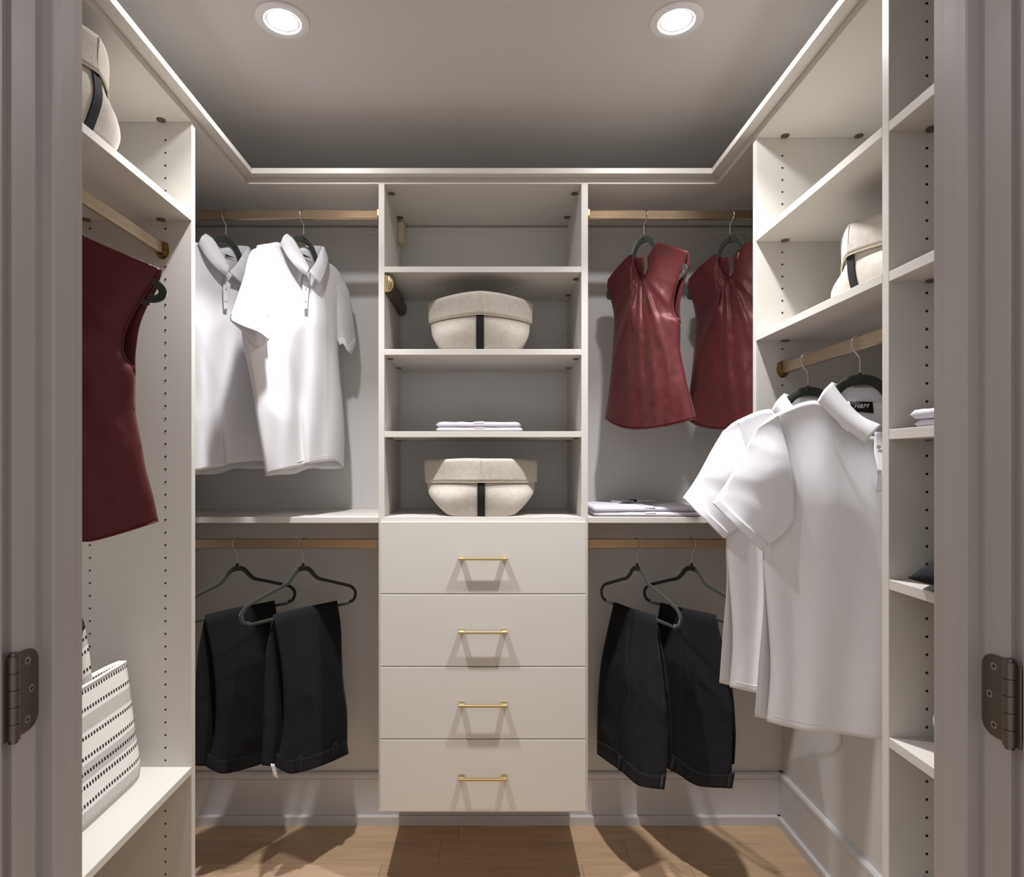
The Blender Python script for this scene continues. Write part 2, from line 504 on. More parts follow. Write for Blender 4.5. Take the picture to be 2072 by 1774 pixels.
cams(ru, [(0.776, NPY - 0.012, z) for z in (1.8915, 1.626, 1.3467, 1.0814)])
bm = box_bm(1.01, XR - 0.002, RPY - 0.028, RPY - 0.001, 2.085, 2.160, 0.004)
from_bm('bracket_cover', bm, 'plastic', ru, origin=ru.location)

# back tower
TX0, TX1, TX2, TX3 = -0.342, -0.3237, 0.2843, 0.3050
tw = thing('shelf_tower', 'cream tower on the back wall with open shelves above four drawers', 'cabinet', ((TX0 + TX3) / 2, BF, 0.2346))
TB = 0.2275
box('side_panel', TX0, TX1, BF, YB - 0.001, TB, TOP0, 'melamine', tw)
box('side_panel', TX2, TX3, BF, YB - 0.001, TB, TOP0, 'melamine', tw)
for z in (1.913, 1.658, 1.404):
    box('shelf', TX1, TX2, BF, YB - 0.012, z - 0.018, z, 'melamine', tw)
box('deck', TX1, TX2, BF, YB - 0.001, 1.121, 1.140, 'melamine', tw)
box('bottom_panel', TX1, TX2, BF, YB - 0.016, TB + 0.001, TB + 0.019, 'melamine', tw)
box('strip', TX1, TX2, BF + 0.002, BF + 0.012, 1.116, 1.1205, 'melamine', tw)
zt = 1.1275
for i in range(4):
    zb = zt - 0.2218
    d = box('drawer', -0.3335, 0.2955, BF - 0.0195, BF - 0.0005, zb + 0.0013, zt - 0.0013, 'melamine', tw, 0.0010)
    zc = (zb + zt) / 2 - 0.0005
    hx = -0.0190; hy = BF - 0.0195
    # bar pull: slim square bar on two flat posts
    bm = box_bm(hx - 0.0745, hx + 0.0745, hy - 0.0275, hy - 0.0200, zc - 0.0036, zc + 0.0036, 0.0008)
    h = from_bm('handle', bm, 'brass', d, origin=tw.location)
    for s in (-1, 1):
        bm = bmesh.new()
        cx = hx + s * 0.0650
        lo = [(cx - 0.0085, hy), (cx + 0.0085, hy), (cx + 0.0085, hy - 0.0200), (cx - 0.0085, hy - 0.0200)]
        prism_bm(lo, zc - 0.0046, zc + 0.0046, bm)
        bmesh.ops.bevel(bm, geom=bm.edges[:], offset=0.0008, segments=1, affect='EDGES')
        from_bm('handle_post', bm, 'brass', d, origin=tw.location)
    zt = zb
cams(tw, [(TX1 + 0.012, 1.975, TOP0), (TX2 - 0.012, 1.975, TOP0), (TX1 + 0.012, 2.165, TOP0), (TX2 - 0.012, 2.165, TOP0)])
for z in (1.895, 1.640, 1.386):
    cams(tw, [(TX2 - 0.006, 1.975, z), (TX2 - 0.006, 2.165, z)] + ([(TX1 + 0.006, 1.975, z), (TX1 + 0.006, 2.165, z)] if z < 1.8 else []))
bm = bmesh.new()
prism_bm([(TX1, 2.175), (TX1 + 0.020, 2.180), (TX1 + 0.024, 2.232), (TX1, 2.232)], 2.085, 2.160, bm)
bmesh.ops.bevel(bm, geom=bm.edges[:], offset=0.004, segments=2, affect='EDGES')
from_bm('bracket_cover', bm, 'plastic', tw, origin=tw.location)

# sliding valet rod under the first shelf, fixed to the inside of the tower
vr = thing('valet_rod', 'pull-out rod with brass end cap under the top shelf of the tower', 'valet rod', (TX1 + 0.014, BF + 0.15, 1.838))
def dprof(cx, cz, a, b, flatx, n=20):
    pts = []
    for k in range(n + 1):
        t = -math.pi / 2 + math.pi * k / n
        pts.append((cx + a * math.cos(t), cz + b * math.sin(t)))
    return pts + [(flatx, cz + b), (flatx, cz - b)]
def ext_y(prof, y0, y1, name, mat, parent):
    bm = bmesh.new(); n = len(prof)
    A = [bm.verts.new((x, y0, z)) for x, z in prof]; B = [bm.verts.new((x, y1, z)) for x, z in prof]
    for i in range(n): bm.faces.new((A[i], A[(i + 1) % n], B[(i + 1) % n], B[i]))
    bm.faces.new(A); bm.faces.new(B[::-1])
    return from_bm(name, bm, mat, parent, origin=parent.location)
ext_y(dprof(TX1 + 0.010, 1.8605, 0.0165, 0.0245, TX1 + 0.0008), BF + 0.006, YB - 0.03, 'housing', 'housing', vr)
ext_y(dprof(TX1 + 0.010, 1.8605, 0.0175, 0.0255, TX1 + 0.0008), BF + 0.001, BF + 0.006, 'end_cap', 'brass', vr)
bm = bmesh.new()
bmesh.ops.create_uvsphere(bm, u_segments=20, v_segments=12, radius=1)
for v in bm.verts: v.co = Vector((TX1 + 0.015 + v.co.x * 0.0085, BF + 0.0015 + v.co.y * 0.006, 1.862 + v.co.z * 0.0215))
from_bm('pull_knob', bm, 'brass', vr, True, vr.location)

# shelves of the two back bays
def wall_shelf(label, x0, x1):
    r = thing('wall_shelf', label, 'shelf', ((x0 + x1) / 2, BF, 1.121))
    box('board', x0, x1, BF, YB - 0.001, 1.121, 1.139, 'melamine', r)
    for x in (x0 + 0.012, x1 - 0.012):
        bm = disc_bm((x, 2.0, 1.118), 0.008, (0, 0, -1), depth=0.003)
        from_bm('connector_cover', bm, 'nickel', r, origin=r.location)
    return r
wall_shelf('cream shelf below the two white polo shirts on the back wall', XL + 0.001, TX0 - 0.0005)
wall_shelf('cream shelf with folded white shirts below the burgundy blouses', TX3 + 0.0005, XR - 0.001)

# top boards and projecting cap running round three sides
tp = thing('cornice', 'cream top boards with projecting cap moulding running round three sides', 'cornice', (0, BF, TOP0))
box('top_board', XL, FL, YF1 + 0.001, YB - 0.001, TOP0, TOP1, 'melamine', tp)
box('top_board', FL, FR, BF, YB - 0.001, TOP0, TOP1, 'melamine', tp)
box('top_board', FR, XR, YF1 + 0.001, YB - 0.001, TOP0, TOP1, 'melamine', tp)
PJ = 0.030
def cap(poly):
    bm = prism_bm(poly, TOP1, CAP)
    bmesh.ops.bevel(bm, geom=bm.edges[:], offset=0.0008, segments=1, affect='EDGES')
    from_bm('cap_moulding', bm, 'melamine', tp, origin=tp.location)
bk = 0.09
cap([(FL + PJ, YF1 + 0.001), (FL + PJ, BF - PJ), (FL - bk, BF + bk), (FL - bk, YF1 + 0.001)])
cap([(FL + PJ + 0.0004, BF - PJ), (FR - PJ - 0.0004, BF - PJ), (FR + bk, BF + bk), (FL - bk, BF + bk)])
cap([(FR - PJ, BF - PJ), (FR - PJ, YF1 + 0.001), (FR + bk, YF1 + 0.001), (FR + bk, BF + bk)])

# ------------------------------------------------------------------ hanging rods
def rod_profile():
    # tall oval section with fine flutes on the flat faces
    pts = []
    hw, hh = 0.0078, 0.0158
    n = 11
    for s in (1, -1):
        for k in range(n * 2 + 1):
            z = (-0.0105 + 0.021 * k / (n * 2)) * s
            x = (hw - (0.0005 if k % 2 else 0.0)) * s
            pts.append((x, z))
        for k in range(1, 6):
            a = math.pi * k / 6
            pts.append((hw * math.cos(a) * s, (0.0105 + (hh - 0.0105) * math.sin(a)) * s))
    return pts
RP = rod_profile()
def hanging_rod(label, axis, fixed, zc, a, b, flange_a=True, flange_b=True):
    mid = (a + b) / 2
    loc = (mid, fixed, zc - 0.016) if axis == 'x' else (fixed, mid, zc - 0.016)
    r = thing('hanging_rod', label, 'closet rod', loc, group='closet rods')
    sweep_profile('tube', [(fixed + p, zc + q) for p, q in RP], axis, a + 0.003, b - 0.003, 'rod', r, origin=loc)
    for e, s, on in ((a, 1, flange_a), (b, -1, flange_b)):
        if not on: continue
        # open cup flange: a U of brass under and beside the tube
        o_pts, i_pts = [], []
        for k in range(17):
            t = math.pi + math.pi * k / 16
            o_pts.append((0.0135 * math.cos(t), -0.004 + 0.0185 * math.sin(t)))
            i_pts.append((0.0086 * math.cos(t), -0.004 + 0.0128 * math.sin(t)))
        o_pts = [(-0.0135, 0.014)] + o_pts + [(0.0135, 0.014)]
        i_pts = [(-0.0086, 0.014)] + i_pts + [(0.0086, 0.014)]
        poly = o_pts + i_pts[::-1]
        fl_ = sweep_profile('flange', [(fixed + p, zc + q) for p, q in poly], axis, e + s * 0.0005, e + s * 0.014, 'flange', r, origin=loc)
        plate = [(0.0155 * math.cos(2 * math.pi * k / 24), -0.003 + 0.0225 * math.sin(2 * math.pi * k / 24)) for k in range(24)]
        sweep_profile('flange_plate', [(fixed + p, zc + q) for p, q in plate], axis, e + s * 0.0002, e + s * 0.004, 'flange', r, origin=loc)
    return r
RY = 1.975
hanging_rod('champagne closet rod holding the two white polo shirts at the back', 'x', RY, 2.098, XL, TX0)
hanging_rod('champagne closet rod holding the left pair of black trousers', 'x', RY, 1.049, XL, TX0)
hanging_rod('champagne closet rod holding the two burgundy blouses at the back', 'x', RY, 2.098, TX3, XR)
hanging_rod('champagne closet rod holding the right pair of black trousers', 'x', RY, 1.049, TX3, XR)
hanging_rod('champagne closet rod in the left unit above the burgundy blouse', 'y', -0.825, 1.846, YF1 + 0.020, LPY)
hanging_rod('champagne closet rod in the right unit above the white polo shirts', 'y', 0.777, 1.557, NPY + 0.019, RPY)

# ------------------------------------------------------------------ lights in the ceiling
def downlight(label, x, y):
    r = thing('downlight', label, 'ceiling light', (x, y, CEIL), group='recessed ceiling lights')
    # trim ring: lathe
    prof = [(0.0640, 0.0), (0.0640, -0.0020), (0.0615, -0.0042), (0.0450, -0.0050), (0.0420, -0.0044), (0.0385, 0.000), (0.0370, 0.004), (0.0370, 0.006), (0.064, 0.006)]
    bm = bmesh.new(); n = 40; R = []
    for rr_, z in prof:
        R.append([bm.verts.new((rr_ * math.cos(2 * math.pi * k / n), rr_ * math.sin(2 * math.pi * k / n), z)) for k in range(n)])
    for i in range(len(prof)):
        for k in range(n):
            bm.faces.new((R[i][k], R[i][(k + 1) % n], R[(i + 1) % len(prof)][(k + 1) % n], R[(i + 1) % len(prof)][k]))
    from_bm('trim_ring', bm, 'reflector', r, True)
    bm = disc_bm((0, 0, -0.0006), 0.0325, (0, 0, -1), seg=32)
    o = from_bm('lens', bm, 'lens', r)
    o.data.flip_normals() if o.data.polygons[0].normal.z > 0 else None
    prof = [(0.0325, -0.0014), (0.0375, -0.0014), (0.0375, 0.001), (0.0325, 0.001)]
    bm = bmesh.new(); R = []
    for rr_, z in prof:
        R.append([bm.verts.new((rr_ * math.cos(2 * math.pi * k / n), rr_ * math.sin(2 * math.pi * k / n), z)) for k in range(n)])
    for i in range(4):
        for k in range(n):
            bm.faces.new((R[i][k], R[i][(k + 1) % n], R[(i + 1) % 4][(k + 1) % n], R[(i + 1) % 4][k]))
    from_bm('reflector_ring', bm, 'reflector', r, True)
    ld = bpy.data.lights.new('led_light', 'AREA'); ld.shape = 'DISK'; ld.size = 0.052
    ld.energy = LAMP_WATTS; ld.color = (0.975, 0.985, 1.0); ld.spread = math.radians(LAMP_SPREAD)
    lo = bpy.data.objects.new('led_light', ld); C.objects.link(lo); lo.parent = r; lo.location = (0, 0, -0.0020)
    return r
LY = 1.492
downlight('glowing round recessed ceiling light on the left', -0.499, LY)
downlight('glowing round recessed ceiling light on the right', 0.452, LY)
sp = thing('sprinkler_cover', 'flat round sprinkler cover flush in the ceiling between the two lights', 'sprinkler', (-0.063, 1.415, CEIL))
bm = disc_bm((0, 0, -0.0035), 0.041, (0, 0, -1), seg=40, depth=0.0035)
from_bm('cover_plate', bm, 'ceiling', sp)
bm = disc_bm((0, 0, -0.0012), 0.0425, (0, 0, -1), seg=40, depth=0.0012)
from_bm('rim', bm, 'reflector', sp)

# ------------------------------------------------------------------ cloth tools
class Frame:
    """vertical plane of a hanging garment: through (X0,Y0), turned by th degrees; v is height"""
    def __init__(s, X0, Y0, th, z0):
        s.X0, s.Y0, s.th, s.z0 = X0, Y0, math.radians(th), z0
    def uv(s, px, py, w=0.0):
        c, sn = math.cos(s.th), math.sin(s.th)
        X0, Y0 = s.X0 + w * sn, s.Y0 - w * c
        a = (px - CX) / F
        u = (a * Y0 - X0) / (c - a * sn)
        d = Y0 + u * sn
        return (u, ZC - (py - CY) * d / F - s.z0)

class Tracer:
    """reads outline points noted on an enlarged crop (origin, scale) into garment coordinates"""
    def __init__(s, fr, ox, oy, sc): s.fr, s.ox, s.oy, s.sc = fr, ox, oy, sc
    def __call__(s, pts, w=0.0):
        return [s.fr.uv(s.ox + x / s.sc, s.oy + y / s.sc, w) for x, y in pts]

def coons(T, B, L, R, nu, nv):
    T = catmull(T, nu); B = catmull(B, nu); L = catmull(L, nv); R = catmull(R, nv)
    T[0] = L[0] = (T[0] + L[0]) / 2; T[-1] = R[0] = (T[-1] + R[0]) / 2
    B[0] = L[-1] = (B[0] + L[-1]) / 2; B[-1] = R[-1] = (B[-1] + R[-1]) / 2
    G = []
    for j in range(nv + 1):
        t = j / nv; rw = []
        for i in range(nu + 1):
            s = i / nu
            p = T[i] * (1 - t) + B[i] * t + L[j] * (1 - s) + R[j] * s - (T[0] * (1 - s) * (1 - t) + T[-1] * s * (1 - t) + B[0] * (1 - s) * t + B[-1] * s * t)
            rw.append((p.x, p.y))
        G.append(rw)
    return G

def sheet_px(bm, tr, G, wfun, skip=None):
    # G: grid of outline-space points; every point is placed in the garment frame at its own depth
    nv, nu = len(G) - 1, len(G[0]) - 1
    V = []
    for j in range(nv + 1):
        r = []
        for i in range(nu + 1):
            (u, v), = tr([G[j][i]])
            q = wfun(i / nu, j / nv, u, v)
            w, dv = q if isinstance(q, tuple) else (q, 0)
            (u, v), = tr([G[j][i]], w)
            r.append(bm.verts.new((u, -w, v + dv)))
        V.append(r)
    for j in range(nv):
        for i in range(nu):
            if skip and skip((i + 0.5) / nu, (j + 0.5) / nv): continue
            bm.faces.new((V[j][i], V[j + 1][i], V[j + 1][i + 1], V[j][i + 1]))

def curve_px(tr, pts, n, wfun):
    out = []
    for i, p in enumerate(catmull(pts, n)):
        (u, v), = tr([(p.x, p.y)])
        w = wfun(i / n, u, v)
        (u, v), = tr([(p.x, p.y)], w)
        out.append((u, -w, v))
    return out

def cloth_obj(name, bm, mat, root, thick=0.0012, merge=True):
    if merge: bmesh.ops.remove_doubles(bm, verts=bm.verts, dist=0.0004)
    me = bpy.data.meshes.new(name); bm.to_mesh(me); bm.free()
    o = link(name, me, mat, root, True)
    if thick:
        md = o.modifiers.new('thickness', 'SOLIDIFY'); md.thickness = thick; md.offset = 0.0
    return o

def nz(x, y, z=0.0): return noise.noise(Vector((x, y, z)))
def crease(x, y, seed):
    a = nz(x, y, seed)
    return (1 - abs(a) * 2.2) if abs(a) < 0.45 else 0.0

def copy_tree(o, parent=None):
    c = o.copy(); C.objects.link(c)
    c.parent = parent
    for ch in list(o.children): copy_tree(ch, c)
    return c

# ------------------------------------------------------------------ hangers
HSHAPE = [(0.0, -0.0885), (0.020, -0.0925), (0.034, -0.1030), (0.047, -0.1190), (0.063, -0.1325), (0.090, -0.1425), (0.130, -0.1560), (0.165, -0.1680), (0.195, -0.1800),
          (0.2135, -0.2000), (0.2150, -0.2190), (0.2050, -0.2360), (0.1850, -0.2420)]
SSHAPE = [(0.0, -0.0830), (0.024, -0.0870), (0.044, -0.1010), (0.060, -0.1240), (0.074, -0.1480), (0.096, -0.1640), (0.130, -0.1780), (0.165, -0.1920), (0.190, -0.2060),
          (0.2000, -0.2220), (0.1960, -0.2380), (0.1840, -0.2460), (0.1700, -0.2480)]
def hanger(label, loc, th, full=True, scale=1.0, drop=0.0, hook_flip=1, shape=None):
    """loc: hook top on the rod. full: arms plus bottom bar; otherwise arms that carry a garment"""
    r = thing('clothes_hanger', label, 'hanger', loc, math.radians(th), group='velvet clothes hangers')
    half = [(u * scale, v - drop * sm(u, 0.03, 0.18)) for u, v in (shape or HSHAPE)]
    path = catmull([(-u, v) for u, v in half[::-1]] + half[1:], 110)
    def width(i):
        u = abs(path[i].x) / scale
        if shape: return 0.0125 + 0.0060 * (1 - sm(u, 0.0, 0.11))
        return 0.0088 + 0.0045 * (1 - sm(u, 0.0, 0.10))       # deeper around the neck
    bm = bmesh.new(); rings = []
    for i, p in enumerate(path):
        d = (path[min(i + 1, len(path) - 1)] - path[max(i - 1, 0)]).normalized()
        n = Vector((-d.y, d.x))
        w = width(i); th_ = 0.0028
        q = Vector((p.x, p.y))
        ring = []
        for k in range(8):
            a = 2 * math.pi * (k + 0.5) / 8
            e = 0.6
            ca, sa = math.cos(a), math.sin(a)
            ca = math.copysign(abs(ca) ** e, ca); sa = math.copysign(abs(sa) ** e, sa)
            c2 = q + n * (ca * w * 0.62 - w * 0.62)
            ring.append(bm.verts.new((c2.x, sa * th_, c2.y)))
        rings.append(ring)
    for i in range(len(rings) - 1):
        for k in range(8): bm.faces.new((rings[i][k], rings[i][(k + 1) % 8], rings[i + 1][(k + 1) % 8], rings[i + 1][k]))
    bm.faces.new(rings[0][::-1]); bm.faces.new(rings[-1])
    from_bm('shoulder_arms', bm, 'velvet', r, True)
    e = path[-1]
    bm = tube_bm([(-e.x, 0, e.y + 0.0008), (-e.x * 0.5, 0, e.y + 0.0042), (0, 0, e.y + 0.005), (e.x * 0.5, 0, e.y + 0.0042), (e.x, 0, e.y + 0.0008)], 0.0052, 10, flat=(0.55, 1.0))
    from_bm('trouser_bar', bm, 'velvet', r, True)
    # neck collar piece
    bm = tube_bm([(0, 0, -0.094), (0, 0, -0.0855), (0, 0, -0.0835), (0, 0, -0.0795)], [0.0062, 0.0055, 0.0034, 0.0028], 12)
    from_bm('neck', bm, 'velvet', r, True)
    f = hook_flip
    hp = catmull([(0, -0.082, 0), (0, -0.052, 0), (-0.0015 * f, -0.046, 0), (-0.0125 * f, -0.030, 0), (-0.0155 * f, -0.017, 0), (-0.011 * f, -0.0045, 0), (0, 0.0002, 0), (0.0105 * f, -0.003, 0), (0.0145 * f, -0.010, 0)], 36)
    bm = tube_bm([(p.x, 0, p.y) for p in hp], 0.0014, 8)
    from_bm('hook', bm, 'wire', r, True)
    return r

def rod_top(zc): return zc + 0.0158 + 0.0016

# ------------------------------------------------------------------ polo shirts at the back left (left end towards the camera)
HB = rod_top(2.098)
frB = Frame(-0.594, RY, 61, HB)
tB = Tracer(frB, 380, 400, 2.61)

def shirt_folds(u, v, seed, amp=1.0):
    f = 0.0050 * math.sin(u * 40 + nz(u * 3, v * 1.2, seed) * 4)
    f += 0.008 * nz(u * 10, v * 0.9, seed + 5) + 0.0016 * nz(u * 24, v * 7, seed + 9)
    f += 0.0022 * crease(u * 5 + v * 1.5, v * 3.5, seed + 2)
    return f * amp * 1.25

def polo(label, tr, fr, T, Tb, B, Bb, L, R, sleeves, collar, placket, seed, loc, th, valley=0.5, depth=0.05, buttons=(), Lb=None):
    r = thing('polo_shirt', label, 'shirt', loc, math.radians(th), group='white polo shirts on hangers')
    bm = bmesh.new()
    def wf(s, t, u, v):
        e = max(0.0, 1 - (2 * s - 1) ** 2)
        w = depth * e ** 0.75 * (0.16 + 0.84 * sm(t, 0.0, 0.32)) + 0.004 * sm(e, 0, 0.12)
        w -= 0.014 * math.exp(-((s - valley) / 0.045) ** 2) * sm(t, 0.35, 0.7)
        w += shirt_folds(u, v, seed) * e ** 0.5 * sm(t, 0.02, 0.35)
        return w
    def wb(s, t, u, v):
        e = max(0.0, 1 - (2 * s - 1) ** 2)
        w = -(depth * 0.8) * e ** 0.75 * (0.12 + 0.88 * sm(t, 0.0, 0.3)) - 0.004 * sm(e, 0, 0.12)
        w -= shirt_folds(u, v, seed + 20) * e ** 0.5 * sm(t, 0.05, 0.4)
        return w
    sheet_px(bm, tr, coons(T, B, L, R, 60, 70), wf)
    sheet_px(bm, tr, coons(Tb, Bb, Lb or L, R, 40, 50), wb)
    cloth_obj('body', bm, 'white_cloth', r)
    for k, S in enumerate(sleeves):
        bm = bmesh.new()
        inner = S['inner']          # s of the armhole side: 1 = right boundary, 0 = left boundary
        def wsf(s, t, u, v):
            q = s if inner == 1 else 1 - s
            return 0.006 + S.get('lift', 0.034) * q ** 0.8 * (0.25 + 0.75 * sm(t, 0.0, 0.5)) + S.get('bulge', 0.016) * math.sin(math.pi * s) * sm(t, 0, 0.6) + 0.0035 * nz(u * 16, v * 12, seed + k) + 0.002 * crease(u * 10 + v * 8, v * 14, seed + 3 * k)
        def wsb(s, t, u, v):
            q = s if inner == 1 else 1 - s
            if 'back' in S: return 0.004 + S['back'] * q * (0.25 + 0.75 * sm(t, 0.0, 0.5)) - 0.006 * math.sin(math.pi * s) * t + 0.003 * nz(u * 14, v * 10, seed + k + 7)
            return -0.004 - 0.020 * math.sin(math.pi * s) * sm(t, 0, 0.7) + 0.006 * q * (1 - t) + 0.003 * nz(u * 14, v * 10, seed + k + 7)
        sheet_px(bm, tr, coons(S['T'], S['B'], S['L'], S['R'], 26, 34), wsf)
        sheet_px(bm, tr, coons(S['T'], S.get('Bb', S['B']), S['L'], S['R'], 22, 28), wsb)
        so = cloth_obj('sleeve', bm, 'white_cloth', r)
        pts = curve_px(tr, S['R'] if inner == 1 else S['L'], 40, lambda t, u, v: wsf(float(inner), t, u, v) + 0.0006)[:31]
        from_bm('armhole_seam', tube_bm(pts, 0.0011, 6), 'white_cloth', so, True)
        if 'cuff' in S:
            ct, cb = S['cuff']
            bm = bmesh.new()
            sheet_px(bm, tr, coons(ct, cb, [ct[0], cb[0]], [ct[-1], cb[-1]], 26, 5), lambda s, t, u, v: wsf(s, 1, u, v) + 0.0022)
            cloth_obj('cuff', bm, 'white_cloth', so, 0.002)
    hem = curve_px(tr, B, 60, lambda q, u, v: wf(q, 0.975, u, v) + 0.0004)
    from_bm('hem_stitching', tube_bm([(x, y, z + 0.017) for x, y, z in hem][2:-2], 0.0008, 6), 'white_cloth', r, True)
    co = thing_collar(r, tr, collar, seed)
    if placket:
        pl, pr = placket
        bm = bmesh.new()
        n = len(pl)
        def wpl(s, t, u, v):
            return wf(0.5, 0.03 + 0.28 * t, u, v) + 0.003
        sheet_px(bm, tr, coons([pl[0], pr[0]], [pl[-1], pr[-1]], pl, pr, 6, 20), wpl)
        po = cloth_obj('placket', bm, 'white_cloth', r, 0.002)
        for bx_, tt in buttons:
            (u, v), = tr([bx_])
            w = wpl(0, tt, u, v) + 0.002
            (u, v), = tr([bx_], w)
            bm = disc_bm((u, -w - 0.002, v), 0.0042, (0, -1, 0), depth=0.0012, seg=14)
            from_bm('button', bm, 'poplin', po)
    return r

def thing_collar(r, tr, collar, seed):
    for name, c in collar:
        bm = bmesh.new()
        w0, w1 = c.get('w', (0.012, 0.03))
        bulge = c.get('bulge', 0.006)
        def wc(s, t, u, v):
            return w0 * (1 - t) + w1 * t + bulge * math.sin(math.pi * s) + c.get('tilt', 0.0) * (s - 0.5)
        sheet_px(bm, tr, coons(c['T'], c['B'], c['L'], c['R'], 12, 24), wc)
        cloth_obj(name, bm, c.get('mat', 'white_cloth'), r, c.get('thick', 0.0026))

collarB = [
    ('collar_leaf', dict(T=[(488, 243), (505, 205), (522, 190)], B=[(627, 410), (642, 372)], L=[(488, 243), (530, 318), (580, 375), (627, 410)], R=[(522, 190), (560, 222), (605, 300), (642, 372)], w=(0.016, 0.050), bulge=0.008)),
    ('collar_leaf', dict(T=[(712, 256), (722, 264)], B=[(641, 388), (698, 457)], L=[(712, 256), (692, 300), (668, 352), (641, 388)], R=[(722, 264), (741, 330), (726, 392), (698, 457)], w=(0.006, 0.050), bulge=0.006)),
    ('collar_stand', dict(T=[(520, 200), (575, 262), (630, 252), (716, 256)], B=[(540, 290), (600, 320), (650, 330), (694, 305)], L=[(520, 200), (540, 290)], R=[(716, 256), (694, 305)], w=(-0.010, -0.010), bulge=-0.012)),
    ('label', dict(T=[(604, 296), (645, 314)], B=[(612, 310), (650, 318)], L=[(604, 296), (612, 310)], R=[(645, 314), (650, 318)], w=(-0.004, -0.004), bulge=0, mat='label_black', thick=0.0008)),
]
sleevesB = [
    dict(inner=1, T=[(340, 276), (385, 256)], L=[(340, 276), (318, 322), (287, 440), (230, 608), (226, 650)], R=[(385, 256), (408, 350), (420, 480), (418, 600), (428, 752)],
         B=[(226, 650), (300, 683), (372, 712), (428, 752)], Bb=[(226, 650), (285, 705), (338, 770), (378, 788), (428, 752)],
         cuff=([(232, 606), (305, 640), (378, 672), (427, 712)], [(226, 652), (300, 685), (372, 714), (428, 754)]), lift=0.062, bulge=0.022, back=0.046),
    dict(inner=0, T=[(780, 385), (815, 420), (850, 490)], L=[(780, 385), (768, 560), (772, 690), (800, 776)], R=[(850, 490), (868, 600), (884, 720), (888, 772)],
         B=[(800, 776), (822, 772), (848, 812), (866, 822), (888, 772)],
         cuff=([(800, 742), (825, 740), (850, 775), (884, 742)], [(800, 778), (822, 774), (850, 816), (888, 774)]), lift=0.008, bulge=0.012),
]
TB_ = [(366, 252), (425, 242), (488, 240), (545, 320), (628, 400), (690, 350), (735, 342), (795, 385), (850, 490)]
TBb = [(366, 252), (425, 242), (488, 240), (560, 268), (630, 262), (700, 275), (735, 335), (795, 385), (850, 490)]
BB_ = [(412, 1470), (440, 1456), (520, 1436), (608, 1416), (640, 1404), (720, 1393), (790, 1392), (823, 1424)]
BBb = [(412, 1470), (480, 1462), (560, 1458), (640, 1430), (720, 1432), (790, 1430), (823, 1424)]
LB_ = [(366, 252), (322, 450), (285, 700), (325, 920), (350, 1060), (366, 1195), (412, 1470)]
RB_ = [(850, 490), (815, 640), (796, 790), (806, 960), (820, 1100), (828, 1260), (823, 1424)]
plB = ([(612, 398), (606, 470), (612, 540), (616, 592)], [(646, 392), (640, 470), (634, 540), (632, 592)])
shB = polo('white polo shirt nearest the shelf tower on the back left rod', tB, frB, TB_, TBb, BB_, BBb, LB_, RB_, sleevesB, collarB, plB, 3.0,
           (frB.X0, frB.Y0, HB), 61, valley=0.47, buttons=[((626, 415), 0.1), ((622, 480), 0.45), ((622, 545), 0.75)])
shA = copy_tree(shB)
shA.location = (-0.842, RY, HB); shA.rotation_euler = (0, 0, math.radians(61))
shA['label'] = 'white polo shirt half hidden behind the left closet panel on the back rod'
hanger('dark velvet hanger inside the polo shirt nearest the shelf tower', (frB.X0, RY, HB), 61, scale=0.98, shape=SSHAPE)
hanger('dark velvet hanger inside the polo shirt behind the left panel', (-0.842, RY, HB), 61, scale=0.98, shape=SSHAPE)

# ------------------------------------------------------------------ polo shirts in the right unit
HD = rod_top(1.557)
frD = Frame(0.777, 1.295, -22, HD)
tD = Tracer(frD, 1360, 620, 1.9714)
collarD = [
    ('collar_leaf', dict(T=[(580, 378), (605, 335), (637, 302)], B=[(768, 543), (834, 474)], L=[(580, 378), (640, 440), (705, 496), (768, 543)], R=[(637, 302), (690, 372), (755, 437), (834, 474)], w=(0.014, 0.052), bulge=0.008)),
    ('collar_leaf', dict(T=[(1095, 372), (1070, 330), (1036, 300)], B=[(905, 548), (838, 474)], L=[(1095, 372), (1032, 438), (965, 496), (905, 548)], R=[(1036, 300), (985, 372), (920, 437), (838, 474)], w=(0.014, 0.052), bulge=0.008)),
    ('collar_stand', dict(T=[(637, 302), (700, 322), (835, 322), (970, 320), (1036, 300)], B=[(640, 372), (720, 380), (835, 384), (960, 378), (1030, 368)], L=[(637, 302), (640, 372)], R=[(1036, 300), (1030, 368)], w=(-0.008, -0.009), bulge=-0.012)),
]
sleevesD = [
    dict(inner=1, T=[(348, 476), (420, 424)], L=[(348, 476), (292, 568), (226, 688), (162, 782)], R=[(420, 424), (466, 610), (484, 760), (470, 880), (356, 972)],
         B=[(162, 782), (225, 845), (290, 908), (356, 972)],
         cuff=([(180, 756), (250, 826), (318, 888), (384, 950)], [(160, 784), (224, 848), (290, 910), (356, 974)]), lift=0.030, bulge=0.018),
    dict(inner=0, T=[(1250, 420), (1330, 482)], L=[(1250, 420), (1210, 610), (1200, 760), (1212, 880), (1310, 970)], R=[(1330, 482), (1375, 570), (1425, 690), (1480, 800)],
         B=[(1310, 970), (1370, 910), (1425, 855), (1480, 800)], lift=0.030, bulge=0.016),
]
TD = [(345, 480), (420, 424), (580, 376), (690, 480), (835, 520), (980, 480), (1095, 370), (1255, 420), (1332, 480)]
TDb = [(345, 480), (420, 424), (580, 376), (690, 378), (835, 382), (980, 376), (1095, 370), (1255, 420), (1332, 480)]
BD = [(378, 1655), (450, 1674), (540, 1694), (640, 1700), (835, 1728), (1080, 1750), (1312, 1765)]
BDb = [(330, 1635), (450, 1662), (540, 1680), (640, 1692), (835, 1720), (1080, 1742), (1312, 1765)]
